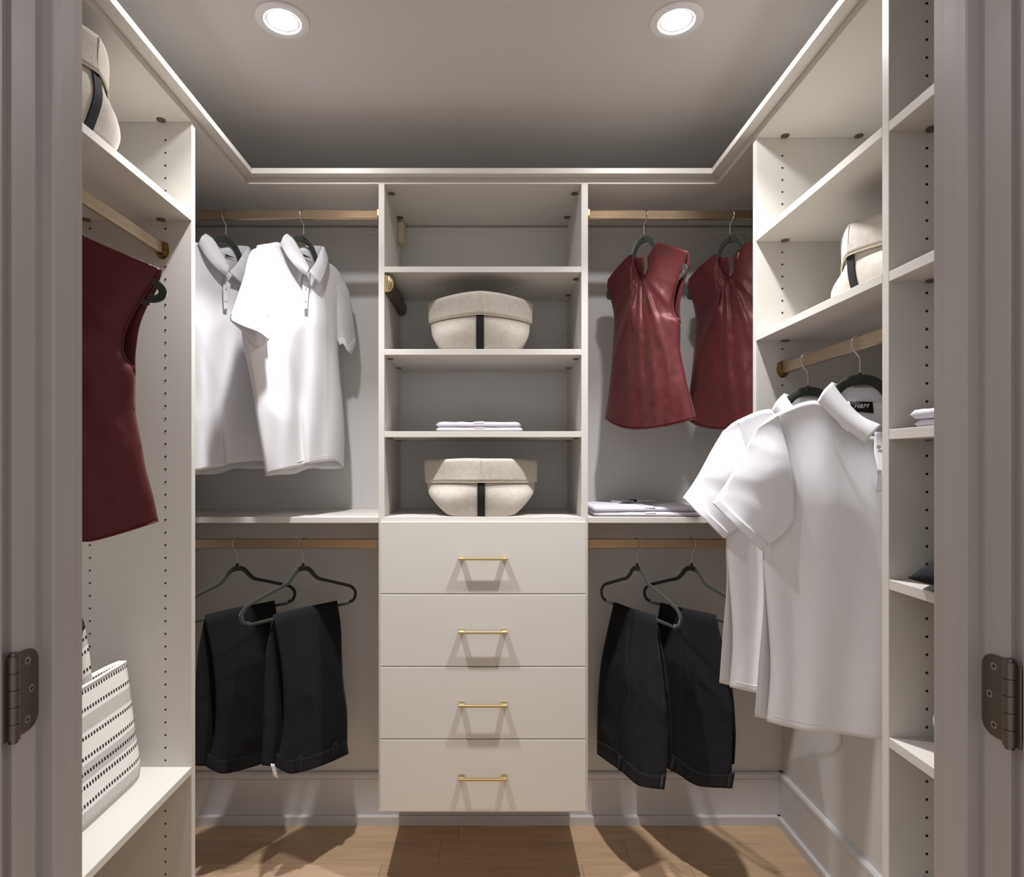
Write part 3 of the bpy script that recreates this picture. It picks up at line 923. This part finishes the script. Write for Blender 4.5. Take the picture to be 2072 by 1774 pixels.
LD = [(345, 480), (372, 640), (372, 800), (362, 980), (378, 1190), (393, 1430), (378, 1655)]
LDb = [(345, 480), (372, 640), (372, 800), (362, 980), (364, 1190), (346, 1420), (330, 1635)]
RD = [(1332, 480), (1318, 640), (1300, 800), (1300, 980), (1305, 1200), (1312, 1420), (1312, 1765)]
plD = ([(808, 500), (806, 580), (820, 660), (812, 740)], [(868, 500), (868, 580), (868, 660), (866, 740)])
shD = polo('white polo shirt closest to the camera in the right unit, black neck label showing', tD, frD, TD, TDb, BD, BDb, LD, RD, sleevesD, collarD, plD, 11.0,
           (frD.X0, frD.Y0, HD), -22, valley=0.12, depth=0.048, Lb=LDb, buttons=[((824, 560), 0.25), ((826, 660), 0.7)])
shC = copy_tree(shD)
shC.location = (0.777, 1.506, HD)
shC['label'] = 'brightly lit white polo shirt behind the nearest one in the right unit'
# neck label of the near shirt with its woven lettering
G = coons([(707, 377), (800, 380)], [(720, 418), (804, 426)], [(707, 377), (720, 418)], [(800, 380), (804, 426)], 2, 2)
bm = bmesh.new()
sheet_px(bm, tD, G, lambda s, t, u, v: -0.0035)
lb = cloth_obj('label', bm, 'label_black', shD, 0.0008)
lb['label'] = 'black woven neck label'
def lettering(text, u, v, size, y, parent, shear=0.0):
    cu = bpy.data.curves.new('lettering', 'FONT'); cu.body = text; cu.size = size; cu.align_x = 'CENTER'; cu.shear = shear
    tmp = bpy.data.objects.new('tmp', cu); C.objects.link(tmp)
    bpy.context.view_layer.update()
    me = bpy.data.meshes.new_from_object(tmp.evaluated_get(bpy.context.evaluated_depsgraph_get()))
    bpy.data.objects.remove(tmp)
    me.transform(Matrix.Translation((u, y, v)) @ Matrix.Rotation(math.pi / 2, 4, 'X'))
    o = bpy.data.objects.new('lettering', me); C.objects.link(o); me.materials.append(M['label_white']); o.parent = parent
    return o
(u1, v1), = tD([(754, 404)])
lettering('H&M', u1, v1, 0.0125, 0.0035 - 0.0006, lb, 0.35)
hanger('dark velvet hanger inside the nearest polo shirt in the right unit', (0.777, 1.295, HD), -22, scale=0.98, drop=0.012, shape=SSHAPE)
hanger('dark velvet hanger inside the brightly lit polo shirt in the right unit', (0.777, 1.506, HD), -22, scale=0.98, drop=0.012, shape=SSHAPE)

# ------------------------------------------------------------------ burgundy blouses
def pleats(u, v, u0, v0, seed):
    dx, dy = u - u0, v0 - v
    rr_ = math.hypot(dx, dy)
    if dy < -0.02: return 0.0
    ph = math.atan2(dx, dy + 0.03)
    return 0.017 * sm(rr_, 0.0, 0.03) * math.exp(-rr_ / 0.22) * (0.5 + 0.5 * math.cos(ph * 17 + 0.6)) ** 3 * math.exp(-(ph / 0.75) ** 2)

def blouse(label, tr, fr, T, Tb, B, L, R, Rb, neck, seed, loc, th, keyhole=True, Lb=None):
    r = thing('sleeveless_blouse', label, 'blouse', loc, math.radians(th), group='burgundy sleeveless blouses')
    (u0, v0), = tr([neck])
    def folds(u, v, t, sd):
        k = sm(t, 0.1, 0.7)
        return (0.014 * nz(u * 11, v * 1.3, sd + 3) + 0.007 * k * nz(u * 27 + v * 3, v * 2.2, sd + 6) + 0.003 * crease(u * 7 + v * 4, v * 3 - u * 3, sd + 1) * (0.4 + 0.6 * k)
                + 0.002 * crease(u * 13 - v * 7, v * 7, sd + 11) + 0.0018 * nz(u * 46, v * 34, sd))
    def wf(s, t, u, v):
        e = max(0.0, 1 - (2 * s - 1) ** 2)
        return 0.040 * e ** 0.8 * (0.12 + 0.88 * sm(t, 0, 0.35)) + 0.003 * sm(e, 0, 0.12) + pleats(u, v, u0, v0, seed) + folds(u, v, t, seed) * e ** 0.5 * sm(t, 0.0, 0.2)
    def wb(s, t, u, v):
        e = max(0.0, 1 - (2 * s - 1) ** 2)
        return -(0.034 * e ** 0.8 * (0.12 + 0.88 * sm(t, 0, 0.3)) + 0.003 * sm(e, 0, 0.12) + folds(u, v, t, seed + 9) * e ** 0.5 * sm(t, 0.1, 0.4))
    bm = bmesh.new()
    sheet_px(bm, tr, coons(T, B, L, R, 64, 64), wf)
    sheet_px(bm, tr, coons(Tb, B, (Lb or L), Rb, 48, 48), wb, skip=(lambda s, t: 0.475 < s < 0.520 and 0.01 < t < 0.15) if keyhole else None)
    cloth_obj('body', bm, 'burgundy', r, 0.0010)
    # bound neckline (front) and shoulder seam
    pts = curve_px(tr, T, 64, lambda q, u, v: wf(q, 0.0, u, v) + 0.001)
    (ua, _), (ub, _) = tr(neck_l)
    seg = [p for p in pts if ua - 0.002 <= p[0] <= ub + 0.002]
    if len(seg) > 3: from_bm('neck_binding', tube_bm(seg, 0.0024, 8), 'burgundy', r, True)
    seg = curve_px(tr, R, 60, lambda q, u, v: wf(1.0, q, u, v) + 0.001)[:27]
    from_bm('armhole_binding', tube_bm(seg, 0.0022, 8), 'burgundy', r, True)
    seg = curve_px(tr, Rb, 60, lambda q, u, v: wb(1.0, q, u, v) - 0.001)[:27]
    from_bm('armhole_binding', tube_bm(seg, 0.0022, 8), 'burgundy', r, True)
    from_bm('hem', tube_bm(curve_px(tr, B, 60, lambda q, u, v: wf(q, 1.0, u, v)), 0.0016, 6), 'burgundy', r, True)
    return r

frE = Frame(0.4945, RY, -56, HB)
tE = Tracer(frE, 1170, 340, 2.397)
TE = [(143, 540), (195, 475), (256, 420), (270, 482), (302, 538), (338, 490), (376, 368), (450, 376), (533, 403)]
TEb = [(143, 540), (195, 475), (256, 422), (290, 434), (325, 430), (350, 410), (376, 370), (450, 376), (533, 403)]
LE = [(143, 540), (141, 590), (160, 645), (174, 720), (172, 805), (165, 920), (150, 1080), (130, 1212)]
RE = [(533, 403), (508, 480), (478, 570), (460, 660), (468, 715), (494, 748), (496, 870), (522, 1010), (570, 1215)]
REb = [(533, 403), (536, 470), (510, 560), (493, 640), (490, 700), (494, 748), (496, 870), (522, 1010), (570, 1215)]
BE = [(130, 1212), (180, 1245), (250, 1264), (350, 1262), (450, 1246), (570, 1215)]
neck_l = [(256, 420), (376, 368)]
blE = blouse('burgundy sleeveless blouse hanging nearest the shelf tower on the back right rod', tE, frE, TE, TEb, BE, LE, RE, REb, (302, 538), 2.0, (frE.X0, RY, HB), -56)
# small white care label at the neck
bm = bmesh.new()
sheet_px(bm, tE, coons([(355, 412), (374, 394)], [(350, 440), (368, 428)], [(355, 412), (350, 440)], [(374, 394), (368, 428)], 3, 3), lambda s, t, u, v: -0.004)
cloth_obj('care_label', bm, 'label_white', blE, 0.0006)
blF = copy_tree(blE)
blF.location = (0.7695, RY, HB)
blF['label'] = 'burgundy sleeveless blouse partly hidden behind the right closet panel'
hanger('green-grey velvet hanger inside the blouse nearest the shelf tower', (frE.X0, RY, HB), -56, scale=0.84, drop=0.008, hook_flip=-1, shape=SSHAPE)
hanger('green-grey velvet hanger inside the blouse by the right panel', (0.7695, RY, HB), -56, scale=0.84, drop=0.008, hook_flip=-1, shape=SSHAPE)

HG = rod_top(1.846)
frG = Frame(-0.825, 1.15, 16, HG)
tG = Tracer(frG, 140, 440, 2.607)
mx = lambda pts: [(-328 - x, y) for x, y in pts][::-1]
RG = [(487, 272), (440, 350), (375, 445), (310, 560), (283, 655), (292, 735), (345, 806), (348, 960), (352, 1045), (380, 1190), (405, 1330), (445, 1480), (470, 1600)]
RGb = [(487, 272), (455, 380), (405, 470), (366, 570), (347, 690), (343, 760), (345, 806), (348, 960), (352, 1045), (380, 1190), (405, 1330), (445, 1480), (470, 1600)]
halfT = [(-164, 240), (-90, 170), (-20, 55), (65, 92), (260, 178), (380, 228), (487, 272)]
TG = mx(halfT)[:-1] + halfT
halfTb = [(-164, 110), (-90, 95), (-20, 55), (65, 92), (260, 178), (380, 228), (487, 272)]
TGb = mx(halfTb)[:-1] + halfTb
halfB = [(-164, 1715), (65, 1706), (130, 1702), (300, 1655), (470, 1600)]
BG = mx(halfB)[:-1] + halfB
LG = [(-328 - x, y) for x, y in RG]
LGb = [(-328 - x, y) for x, y in RGb]
neck_l = [(-308, 55), (-20, 55)]
blG = blouse('burgundy sleeveless blouse hanging alone in the left unit', tG, frG, TG, TGb, BG, LG, RG, RGb, (-164, 240), 6.0, (frG.X0, frG.Y0, HG), 16, keyhole=False, Lb=LGb)
hanger('green-grey velvet hanger poking out of the blouse in the left unit', (frG.X0, frG.Y0, HG), 16, scale=1.02, drop=0.0, shape=SSHAPE)

# ------------------------------------------------------------------ black trousers folded over hangers
def trousers(label, tr, T, front, back, band_top, loops, seed, loc, th, depth=0.020):
    r = thing('trousers', label, 'trousers', loc, math.radians(th), group='black trousers folded over hangers')
    Lf, Rf, Bf = front; Lb, Rb, Bb = back
    def wr(u, v, t, sd):
        return 0.006 * nz(u * 12, v * 2.5, sd) + 0.004 * crease(u * 7 + v * 2, v * 6, sd + 4) * sm(t, 0.1, 0.5) + 0.0016 * nz(u * 40, v * 24, sd + 1)
    def wf(s, t, u, v):
        e = max(0.0, 1 - (2 * s - 1) ** 2)
        return 0.0085 * sm(t, 0, 0.03) + depth * e ** 0.7 * sm(t, 0.0, 0.5) + wr(u, v, t, seed) * sm(t, 0.03, 0.3) + 0.006 * math.exp(-((s - 0.46) / 0.05) ** 2) * sm(t, 0, 0.2)
    def wb(s, t, u, v):
        e = max(0.0, 1 - (2 * s - 1) ** 2)
        return -0.0085 * sm(t, 0, 0.03) - depth * e ** 0.7 * sm(t, 0.0, 0.5) + wr(u, v, t, seed + 8) * sm(t, 0.03, 0.3)
    lift = lambda f: (lambda s, t, u, v: (f(s, t, u, v), 0.005 * (1 - sm(t, 0, 0.02))))
    bm = bmesh.new(); sheet_px(bm, tr, coons(T, Bf, Lf, Rf, 40, 60), lift(wf))
    fo = cloth_obj('front_leg', bm, 'black_cloth', r, 0.004)
    bm = bmesh.new(); sheet_px(bm, tr, coons(T, Bb, Lb, Rb, 36, 50), lift(wb))
    cloth_obj('back_leg', bm, 'black_cloth', r, 0.004)
    bm = bmesh.new()
    sheet_px(bm, tr, coons(band_top, Bf, [band_top[0], Bf[0]], [band_top[-1], Bf[-1]], 40, 6), lambda s, t, u, v: wf(s, 0.94 + 0.06 * t, u, v) + 0.0035)
    wbn = cloth_obj('waistband', bm, 'black_cloth', r, 0.003)
    for lp in loops:
        (a, b, c, d) = lp
        bm = bmesh.new()
        sheet_px(bm, tr, coons([a, b], [d, c], [a, d], [b, c], 2, 4), lambda s, t, u, v: depth * 0.8 + 0.022)
        cloth_obj('belt_loop', bm, 'black_cloth', wbn, 0.003)
    return r

HH = rod_top(1.049)
frH = Frame(-0.5955, RY, 51, HH)
tH = Tracer(frH, 380, 1060, 2.485)
TH = [(430, 466), (520, 442), (600, 424), (680, 408), (750, 393)]
trH = trousers('black trousers on the hanger nearest the drawers, left of the tower', tH, TH,
               ([(430, 466), (456, 600), (476, 760), (484, 930), (470, 1090), (440, 1218)], [(750, 393), (768, 520), (776, 750), (798, 930), (800, 1085), (806, 1155)],
                [(440, 1218), (480, 1242), (520, 1254), (600, 1238), (700, 1203), (806, 1155)]),
               ([(430, 466), (400, 640), (388, 850), (382, 1050), (375, 1213)], [(750, 393), (768, 560), (785, 900), (792, 1110)], [(375, 1213), (420, 1216), (500, 1212), (650, 1170), (792, 1110)]),
               [(447, 1150), (482, 1176), (520, 1187), (600, 1172), (700, 1137), (800, 1090)],
               [((552, 1165), (572, 1162), (568, 1248), (546, 1250)), ((734, 1098), (750, 1094), (748, 1184), (732, 1186))], 5.0, (frH.X0, RY, HH), 51)
trI = copy_tree(trH)
trI.location = (-0.8057, RY, HH)
trI['label'] = 'black trousers partly hidden behind the left closet panel'
bm = bmesh.new()
sheet_px(bm, tH, coons([(416, 1205), (436, 1205)], [(432, 1268), (456, 1280)], [(416, 1205), (432, 1268)], [(436, 1205), (456, 1280)], 3, 4), lambda s, t, u, v: -0.012)
cloth_obj('care_label', bm, 'label_white', trH, 0.0005)
hanger('velvet hanger holding the black trousers nearest the drawers on the left', (frH.X0, RY, HH), 51)
hanger('velvet hanger holding the black trousers behind the left panel', (-0.8057, RY, HH), 51)

frJ = Frame(0.473, RY, -68, HH)
tJ = Tracer(frJ, 1170, 1060, 2.485)
TJ = [(180, 400), (250, 426), (320, 447), (390, 468)]
trJ = trousers('black trousers on the hanger just right of the drawers', tJ, TJ,
               ([(180, 400), (150, 530), (117, 700), (102, 880), (97, 1060), (97, 1155)], [(390, 468), (402, 620), (428, 800), (446, 960), (448, 1120), (443, 1250), (428, 1333)],
                [(97, 1155), (150, 1195), (215, 1240), (290, 1305), (345, 1324), (428, 1333)]),
               ([(180, 400), (160, 600), (130, 900), (120, 1140)], [(390, 468), (425, 640), (455, 850), (466, 1050), (462, 1215)], [(120, 1140), (220, 1190), (330, 1240), (462, 1215)]),
               [(97, 1085), (160, 1116), (215, 1160), (290, 1234), (345, 1257), (441, 1266)],
               [((208, 1160), (224, 1168), (216, 1243), (200, 1236)), ((424, 1256), (442, 1254), (432, 1334), (414, 1334))], 9.0, (frJ.X0, RY, HH), -68)
trK = copy_tree(trJ)
trK.location = (0.647, RY, HH); trK.rotation_euler = (0, 0, math.radians(-60))
trK['label'] = 'black trousers beside the hanging white polo shirts, right of the drawers'
hanger('velvet hanger holding the black trousers just right of the drawers', (frJ.X0, RY, HH), -68, hook_flip=-1)
hanger('velvet hanger holding the black trousers beside the white polo shirts', (0.647, RY, HH), -60, hook_flip=-1)

# ------------------------------------------------------------------ felt baskets
def basket(label, loc, rotz, a0=0.119, a1=0.166, b0=0.080, b1=0.098, H=0.176, flop=0.0, seed=0.0, sag=0.012, curve=1.6):
    """soft felt basket with folded brim and black webbing tab; front is local -y, base at z=0"""
    r = thing('storage_basket', label, 'basket', loc, rotz, group='oatmeal felt baskets')
    N = 72
    def section(t):
        q_ = 1 - (1 - min(t / 0.42, 1.0)) ** curve
        a = a0 + (a1 * 0.955 - a0) * q_ + a1 * 0.045 * max(0.0, (t - 0.42) / 0.58)
        b = b0 + (b1 - b0) * q_
        ex = 4.2 - 2.85 * sm(t, 0, 0.6)
        return a, b, ex
    def pt(t, ang, off=0.0, z=None):
        a, b, ex = section(t)
        a += off; b += off
        c, s = math.cos(ang), math.sin(ang)
        x = math.copysign(abs(c) ** (2 / ex), c) * a
        y = math.copysign(abs(s) ** (2 / ex), s) * b
        # ends of the soft wall sag, middle stays up
        zz = H * t if z is None else z
        zz -= sag * (abs(x) / a1) ** 2 * sm(t, 0.3, 1.0)
        n_ = 0.004 * nz(x * 9, y * 9, t * 2 + seed) * sm(t, 0.05, 0.5)
        return (x * (1 + n_ * 3), y + n_ * 1.5, zz + n_ * 0.5)
    def angs():
        return [2 * math.pi * k / N for k in range(N)]
    def lofts(ts, off, flipz=None):
        bm = bmesh.new(); R = []
        for t, o in zip(ts, off): R.append([bm.verts.new(pt(t, q, o)) for q in angs()])
        for i in range(len(R) - 1):
            for k in range(N): bm.faces.new((R[i][k], R[i][(k + 1) % N], R[i + 1][(k + 1) % N], R[i + 1][k]))
        return bm, R
    ts = [0, 0.02] + [0.06 + 0.94 * i / 15 for i in range(16)]
    bm, R = lofts(ts, [-0.003, 0] + [0] * 16)
    bm.faces.new(R[0][::-1])
    # inside wall
    ti = [1.0, 0.8, 0.6, 0.4, 0.2, 0.04]
    Rp = R[-1]
    for t in ti:
        Rn = [bm.verts.new(pt(t, q, -0.0035)) for q in angs()]
        for k in range(N): bm.faces.new((Rp[k], Rp[(k + 1) % N], Rn[(k + 1) % N], Rn[k]))
        Rp = Rn
    bm.faces.new(Rp)
    from_bm('body', bm, 'felt', r, True)
    # folded brim
    tb = [1.0, 1.012, 1.012, 0.95, 0.85, 0.75, 0.66, 0.60, 0.60, 0.70, 0.9, 1.0]
    ob = [0.000, 0.001, 0.0035, 0.0048, 0.0050, 0.0052, 0.0060, 0.0068, 0.0036, 0.002, 0.0010, 0.0]
    bm, R = lofts(tb, ob)
    from_bm('folded_brim', bm, 'felt', r, True)
    edge = [pt(0.598, q, 0.0056) for q in angs()]
    bm = bmesh.new(); seg = 6; RR = []
    for i, p in enumerate(edge):
        d = (Vector(edge[(i + 1) % N]) - Vector(edge[i - 1])).normalized(); n_ = d.cross(Vector((0, 0, 1))).normalized()
        RR.append([bm.verts.new(Vector(p) + n_ * math.cos(2 * math.pi * k / seg) * 0.0020 + Vector((0, 0, 1)) * math.sin(2 * math.pi * k / seg) * 0.0014) for k in range(seg)])
    for i in range(N):
        for k in range(seg): bm.faces.new((RR[i][k], RR[i][(k + 1) % seg], RR[(i + 1) % N][(k + 1) % seg], RR[(i + 1) % N][k]))
    from_bm('brim_edge', bm, 'felt_edge', r, True)
    # black webbing tab down the front
    bm = bmesh.new(); rows = []
    for i in range(13):
        t = 0.012 + 0.60 * i / 12
        mid = Vector(pt(t, -math.pi / 2, 0.0016))
        rows.append([bm.verts.new((mid.x + dx, mid.y, mid.z)) for dx in (-0.0118, 0, 0.0118)])
    for i in range(12):
        for k in range(2): bm.faces.new((rows[i][k], rows[i][k + 1], rows[i + 1][k + 1], rows[i + 1][k]))
    o = from_bm('webbing_tab', bm, 'black_tape', r)
    md = o.modifiers.new('thickness', 'SOLIDIFY'); md.thickness = 0.002; md.offset = 0
    # stitched square on the brim above the tab
    bm = bmesh.new()
    for k in range(26):
        t, dx = [(0.66 + 0.012 * k, -0.008) if k < 9 else (0.66 + 0.012 * (k - 9), 0.008) if k < 18 else (0.66 if k % 2 else 0.764, -0.008 + 0.002 * (k - 18)) for k in [k]][0]
        p = Vector(pt(t, -math.pi / 2, 0.0066))
        disc_bm((p.x + dx, p.y, p.z), 0.0006, (0, -1, 0), bm, 6)
    o = from_bm('stitching', bm, 'stitch', r); o['kind'] = 'stuff'
    # centre seam of the brim
    pts = [pt(0.62 + 0.38 * i / 8, -math.pi / 2, 0.0054 if i else 0.0064) for i in range(9)]
    from_bm('seam', tube_bm(pts, 0.0009, 6), 'felt_edge', r, True)
    return r
basket('felt basket on the tower shelf just below the valet rod', (-0.0285, BF + 0.095, 1.658), 0, seed=1.0, H=0.176)
basket('wide felt basket standing on the drawer tower deck', (-0.0265, BF + 0.092, 1.140), math.radians(1), a0=0.106, a1=0.180, b0=0.084, H=0.178, seed=4.0, sag=0.004, curve=1.3)
basket('felt basket on the upper shelf of the left unit', (-0.838, 1.165, 1.936), math.radians(90), a0=0.115, a1=0.158, seed=7.0, H=0.172, sag=0.024)
basket('felt basket in the right unit beside the tall front panel', (0.858, 1.296, 1.647), math.radians(-90), seed=9.0, H=0.158, sag=0.03)
basket('felt basket on a low shelf of the right unit, mostly behind the door jamb', (0.884, 0.985, 0.820), 0, seed=12.0, H=0.185, b0=0.075, b1=0.085)

# ------------------------------------------------------------------ folded shirts
def folded_shirt(label, loc, rotz, w, d, h, seed, collar=False, mat='poplin', group='folded white shirts', name='folded_shirt', cat='shirt'):
    r = thing(name, label, cat, loc, rotz, group=group)
    nx, ny = 34, 26
    bm = bmesh.new()
    def prof(x, y, top):
        # x,y in -1..1
        e = max(abs(x), abs(y))
        rr_ = 1 - max(0, (e - 0.86) / 0.14) ** 2.2
        z = h * 0.5 + (h * 0.5) * math.sqrt(max(0, rr_)) * (1 if top else -1)
        z += (0.0045 * nz(x * 2.2, y * 2.2, seed) + 0.0022 * crease(x * 2.5, y * 2.5, seed + 3)) * (1 if top else 0) * (1 - e ** 6)
        return max(z, 0.0002)
    for top in (True, False):
        V = []
        for j in range(ny + 1):
            rw = []
            for i in range(nx + 1):
                x, y = -1 + 2 * i / nx, -1 + 2 * j / ny
                wob = 0.004 * nz(x * 3, y * 3, seed + 6)
                rw.append(bm.verts.new((x * w / 2 + wob * abs(x) ** 4, y * d / 2 + 0.004 * nz(x * 4, y * 4, seed + 8) * abs(y) ** 4, prof(x, y, top))))
            V.append(rw)
        for j in range(ny):
            for i in range(nx): bm.faces.new((V[j][i], V[j][i + 1], V[j + 1][i + 1], V[j + 1][i]))
    bmesh.ops.remove_doubles(bm, verts=bm.verts, dist=0.0006)
    from_bm('folded_body', bm, mat, r, True)
    # front placket band across the fold
    bm = bmesh.new(); rows = []
    for i in range(17):
        y = -0.985 + 1.75 * i / 16
        rows.append([bm.verts.new((dx, y * d / 2, prof(dx / (w / 2), y, True) + 0.0010)) for dx in (-0.016, 0, 0.016)])
    for i in range(16):
        for k in range(2): bm.faces.new((rows[i][k], rows[i][k + 1], rows[i + 1][k + 1], rows[i + 1][k]))
    o = from_bm('placket', bm, mat, r, True)
    md = o.modifiers.new('thickness', 'SOLIDIFY'); md.thickness = 0.0016; md.offset = 0
    if collar:
        for s in (-1, 1):
            bm = bmesh.new(); pts = [(s * 0.004, d * 0.20), (s * 0.060, d * 0.10), (s * 0.078, d * 0.34), (s * 0.035, d * 0.44)]
            lo = [bm.verts.new((x, y, prof(x / (w / 2), y / (d / 2), True) + 0.002)) for x, y in pts]
            hi = [bm.verts.new((x, y, prof(x / (w / 2), y / (d / 2), True) + 0.006 + 0.006 * (y / d))) for x, y in pts]
            for i in range(4): bm.faces.new((lo[i], lo[(i + 1) % 4], hi[(i + 1) % 4], hi[i]))
            bm.faces.new(lo[::-1]); bm.faces.new(hi)
            bmesh.ops.bevel(bm, geom=bm.edges[:], offset=0.001, segments=1, affect='EDGES')
            from_bm('collar_leaf', bm, mat, r)
        bm = box_bm(-0.014, 0.014, d * 0.36, d * 0.362, h, h + 0.010)
        box_bm(-0.014, 0.014, d * 0.30, d * 0.362, h + 0.009, h + 0.0098, bm=bm)
        from_bm('label', bm, 'label_black', r)
    return r
ZT = 1.404
folded_shirt('lower folded white shirt on the middle shelf of the tower', (-0.0300, BF + 0.135, ZT), 0, 0.272, 0.235, 0.0135, 1.0)
folded_shirt('upper folded white shirt on the middle shelf of the tower', (-0.0330, BF + 0.135, ZT + 0.0137), 0, 0.266, 0.228, 0.0165, 2.0, collar=True)
folded_shirt('bottom folded white shirt on the shelf under the burgundy blouses', (0.508, BF + 0.150, 1.139), math.radians(-2), 0.36, 0.27, 0.013, 3.0)
folded_shirt('top folded white shirt with raised collar under the burgundy blouses', (0.502, BF + 0.155, 1.1522), math.radians(1), 0.36, 0.26, 0.017, 4.0, collar=True)
folded_shirt('lower folded white shirt on the narrow right shelf beside the jamb', (0.855, 0.94, 1.3647), 0, 0.265, 0.24, 0.014, 5.0)
folded_shirt('upper folded white shirt on the narrow right shelf beside the jamb', (0.850, 0.94, 1.3789), 0, 0.270, 0.235, 0.017, 6.0)

# black folded garment on the next shelf down: a plump cushion-like roll
fg = thing('folded_garment', 'folded black garment on the narrow right shelf below the white shirts', 'clothing', (0.838, 0.945, 1.0994), math.radians(-47))
bm = bmesh.new(); V = {}
for top in (1, -1):
    G = []
    for j in range(21):
        rw = []
        for i in range(29):
            x, y = -1 + 2 * i / 28, -1 + 2 * j / 20
            e = (1 - abs(x) ** 2.4) * (1 - abs(y) ** 3.2)
            zc = 0.023 + 0.004 * nz(x * 2, y * 2, 3)
            z = zc + top * (0.0325 if top > 0 else 0.0225) * max(0, e) ** 0.5 + 0.004 * crease(x * 2, y * 3, 2) * e
            rw.append(bm.verts.new((x * 0.145, y * 0.12 * (1 - 0.15 * x * x), max(z, 0.0003))))
        G.append(rw)
    for j in range(20):
        for i in range(28): bm.faces.new((G[j][i], G[j][i + 1], G[j + 1][i + 1], G[j + 1][i]))
bmesh.ops.remove_doubles(bm, verts=bm.verts, dist=0.0006)
from_bm('folded_body', bm, 'black_cloth', fg, True)
ring = [(x, y * 0.12 * (1 - 0.15 * (x / 0.145) ** 2), 0.024) for x, y in [(-0.145, -0.9), (-0.10, -0.99), (0, -1.0), (0.10, -0.99), (0.145, -0.9)]]
from_bm('seam', tube_bm([(p.x, p.y, p.z) for p in catmull(ring, 20)], 0.0014, 6), 'black_cloth', fg, True)

# ------------------------------------------------------------------ woven tote bag
tb_ = thing('tote_bag', 'black and white striped woven tote bag on the low shelf of the left unit', 'bag', (-0.884, 1.256, 0.5375))
def tote_pt(y, z, side):
    """y along length -.265..265, z 0..H; side +1 faces the room"""
    Ht = 0.282
    k = z / Ht
    q = abs(y) / 0.268
    th_ = 0.040 - 0.024 * k
    th_ *= (1 - q ** 10 * 0.35)
    lean = -0.020 * k
    return Vector((lean + side * (th_ + 0.003 * nz(y * 8, z * 8, 2 + side)), y * (1 - 0.012 * k) + 0.002 * nz(z * 14, side, 4), z + 0.004 * nz(y * 6, side, 8) * k))
bm = bmesh.new(); uvl = bm.loops.layers.uv.new('UVMap')
prof = []
NY, NZ = 34, 18
loop = [(-0.268 + 0.536 * i / NY, 1) for i in range(NY + 1)] + [(0.268 - 0.536 * i / NY, -1) for i in range(NY + 1)]
rings = []
for j in range(NZ + 1):
    z = 0.0005 + 0.2815 * j / NZ
    if j == 0: sc = 0.93
    elif j == 1: sc = 0.985
    else: sc = 1.0
    rg = []
    for y, s in loop:
        p = tote_pt(y, z, s); p.x *= sc if j < 2 else 1; p.y *= 1 - (1 - sc) * 0.25
        rg.append(bm.verts.new(p))
    rings.append(rg)
nl = len(loop)
for j in range(NZ):
    for k in range(nl):
        f = bm.faces.new((rings[j][k], rings[j][(k + 1) % nl], rings[j + 1][(k + 1) % nl], rings[j + 1][k]))
        for lp, (kk, jj) in zip(f.loops, ((k, j), (k + 1, j), (k + 1, j + 1), (k, j + 1))):
            lp[uvl].uv = (kk / (NY + 1) * 0.53 / 0.53, 1 - jj / NZ)
f = bm.faces.new(rings[0][::-1])
for lp in f.loops: lp[uvl].uv = (0.5, 0.99)
me = bpy.data.meshes.new('bag_body'); bm.to_mesh(me); bm.free()
o = link('bag_body', me, 'tote', tb_, True)
md = o.modifiers.new('thickness', 'SOLIDIFY'); md.thickness = 0.003; md.offset = -1
# top hem
bm = tube_bm([(p.x, p.y, p.z) for p in catmull([tuple(tote_pt(-0.264 + 0.528 * i / 16, 0.281, 1)) for i in range(17)], 40)], 0.0032, 8)
from_bm('top_hem', bm, 'label_white', tb_, True)
# straps: flat bands
def strap(x0, side):
    path = catmull([(0.118, 0.20), (0.108, 0.275), (0.096, 0.345), (0.074, 0.415), (0.045, 0.448), (0.0, 0.458), (-0.045, 0.448), (-0.074, 0.415), (-0.096, 0.345), (-0.108, 0.275), (-0.118, 0.20)], 60)
    bm = bmesh.new(); ul = bm.loops.layers.uv.new('UVMap'); R = []
    for i, p in enumerate(path):
        d = (path[min(i + 1, 60)] - path[max(i - 1, 0)]).normalized(); n = Vector((-d.y, d.x, 0))
        x = x0 + side * 0.006 * math.sin(i / 60 * math.pi)
        R.append([bm.verts.new((x, (p + n * o_).x, (p + n * o_).y)) for o_ in (-0.017, 0, 0.017)])
    for i in range(60):
        for k in range(2):
            f = bm.faces.new((R[i][k], R[i + 1][k], R[i + 1][k + 1], R[i][k + 1]))
            for lp, (ii, kk) in zip(f.loops, ((i, k), (i + 1, k), (i + 1, k + 1), (i, k + 1))):
                lp[ul].uv = (kk / 2 * 0.06, (ii / 60 * 2.1) % 1.0 if (ii / 60 * 2.1) % 1.0 > 0.001 or ii == i else 1.0)
    me = bpy.data.meshes.new('strap'); bm.to_mesh(me); bm.free()
    s = link('strap', me, 'tote', tb_, True)
    md = s.modifiers.new('thickness', 'SOLIDIFY'); md.thickness = 0.004; md.offset = 0
    gp = [(x0 + side * 0.006, p.x, p.y) for p in path[20:41]]
    from_bm('grip', tube_bm(gp, 0.0195, 10, flat=(0.35, 1.0)), 'black_tape', s, True)
    return s
strap(-0.008, 1)
strap(-0.034, -1)
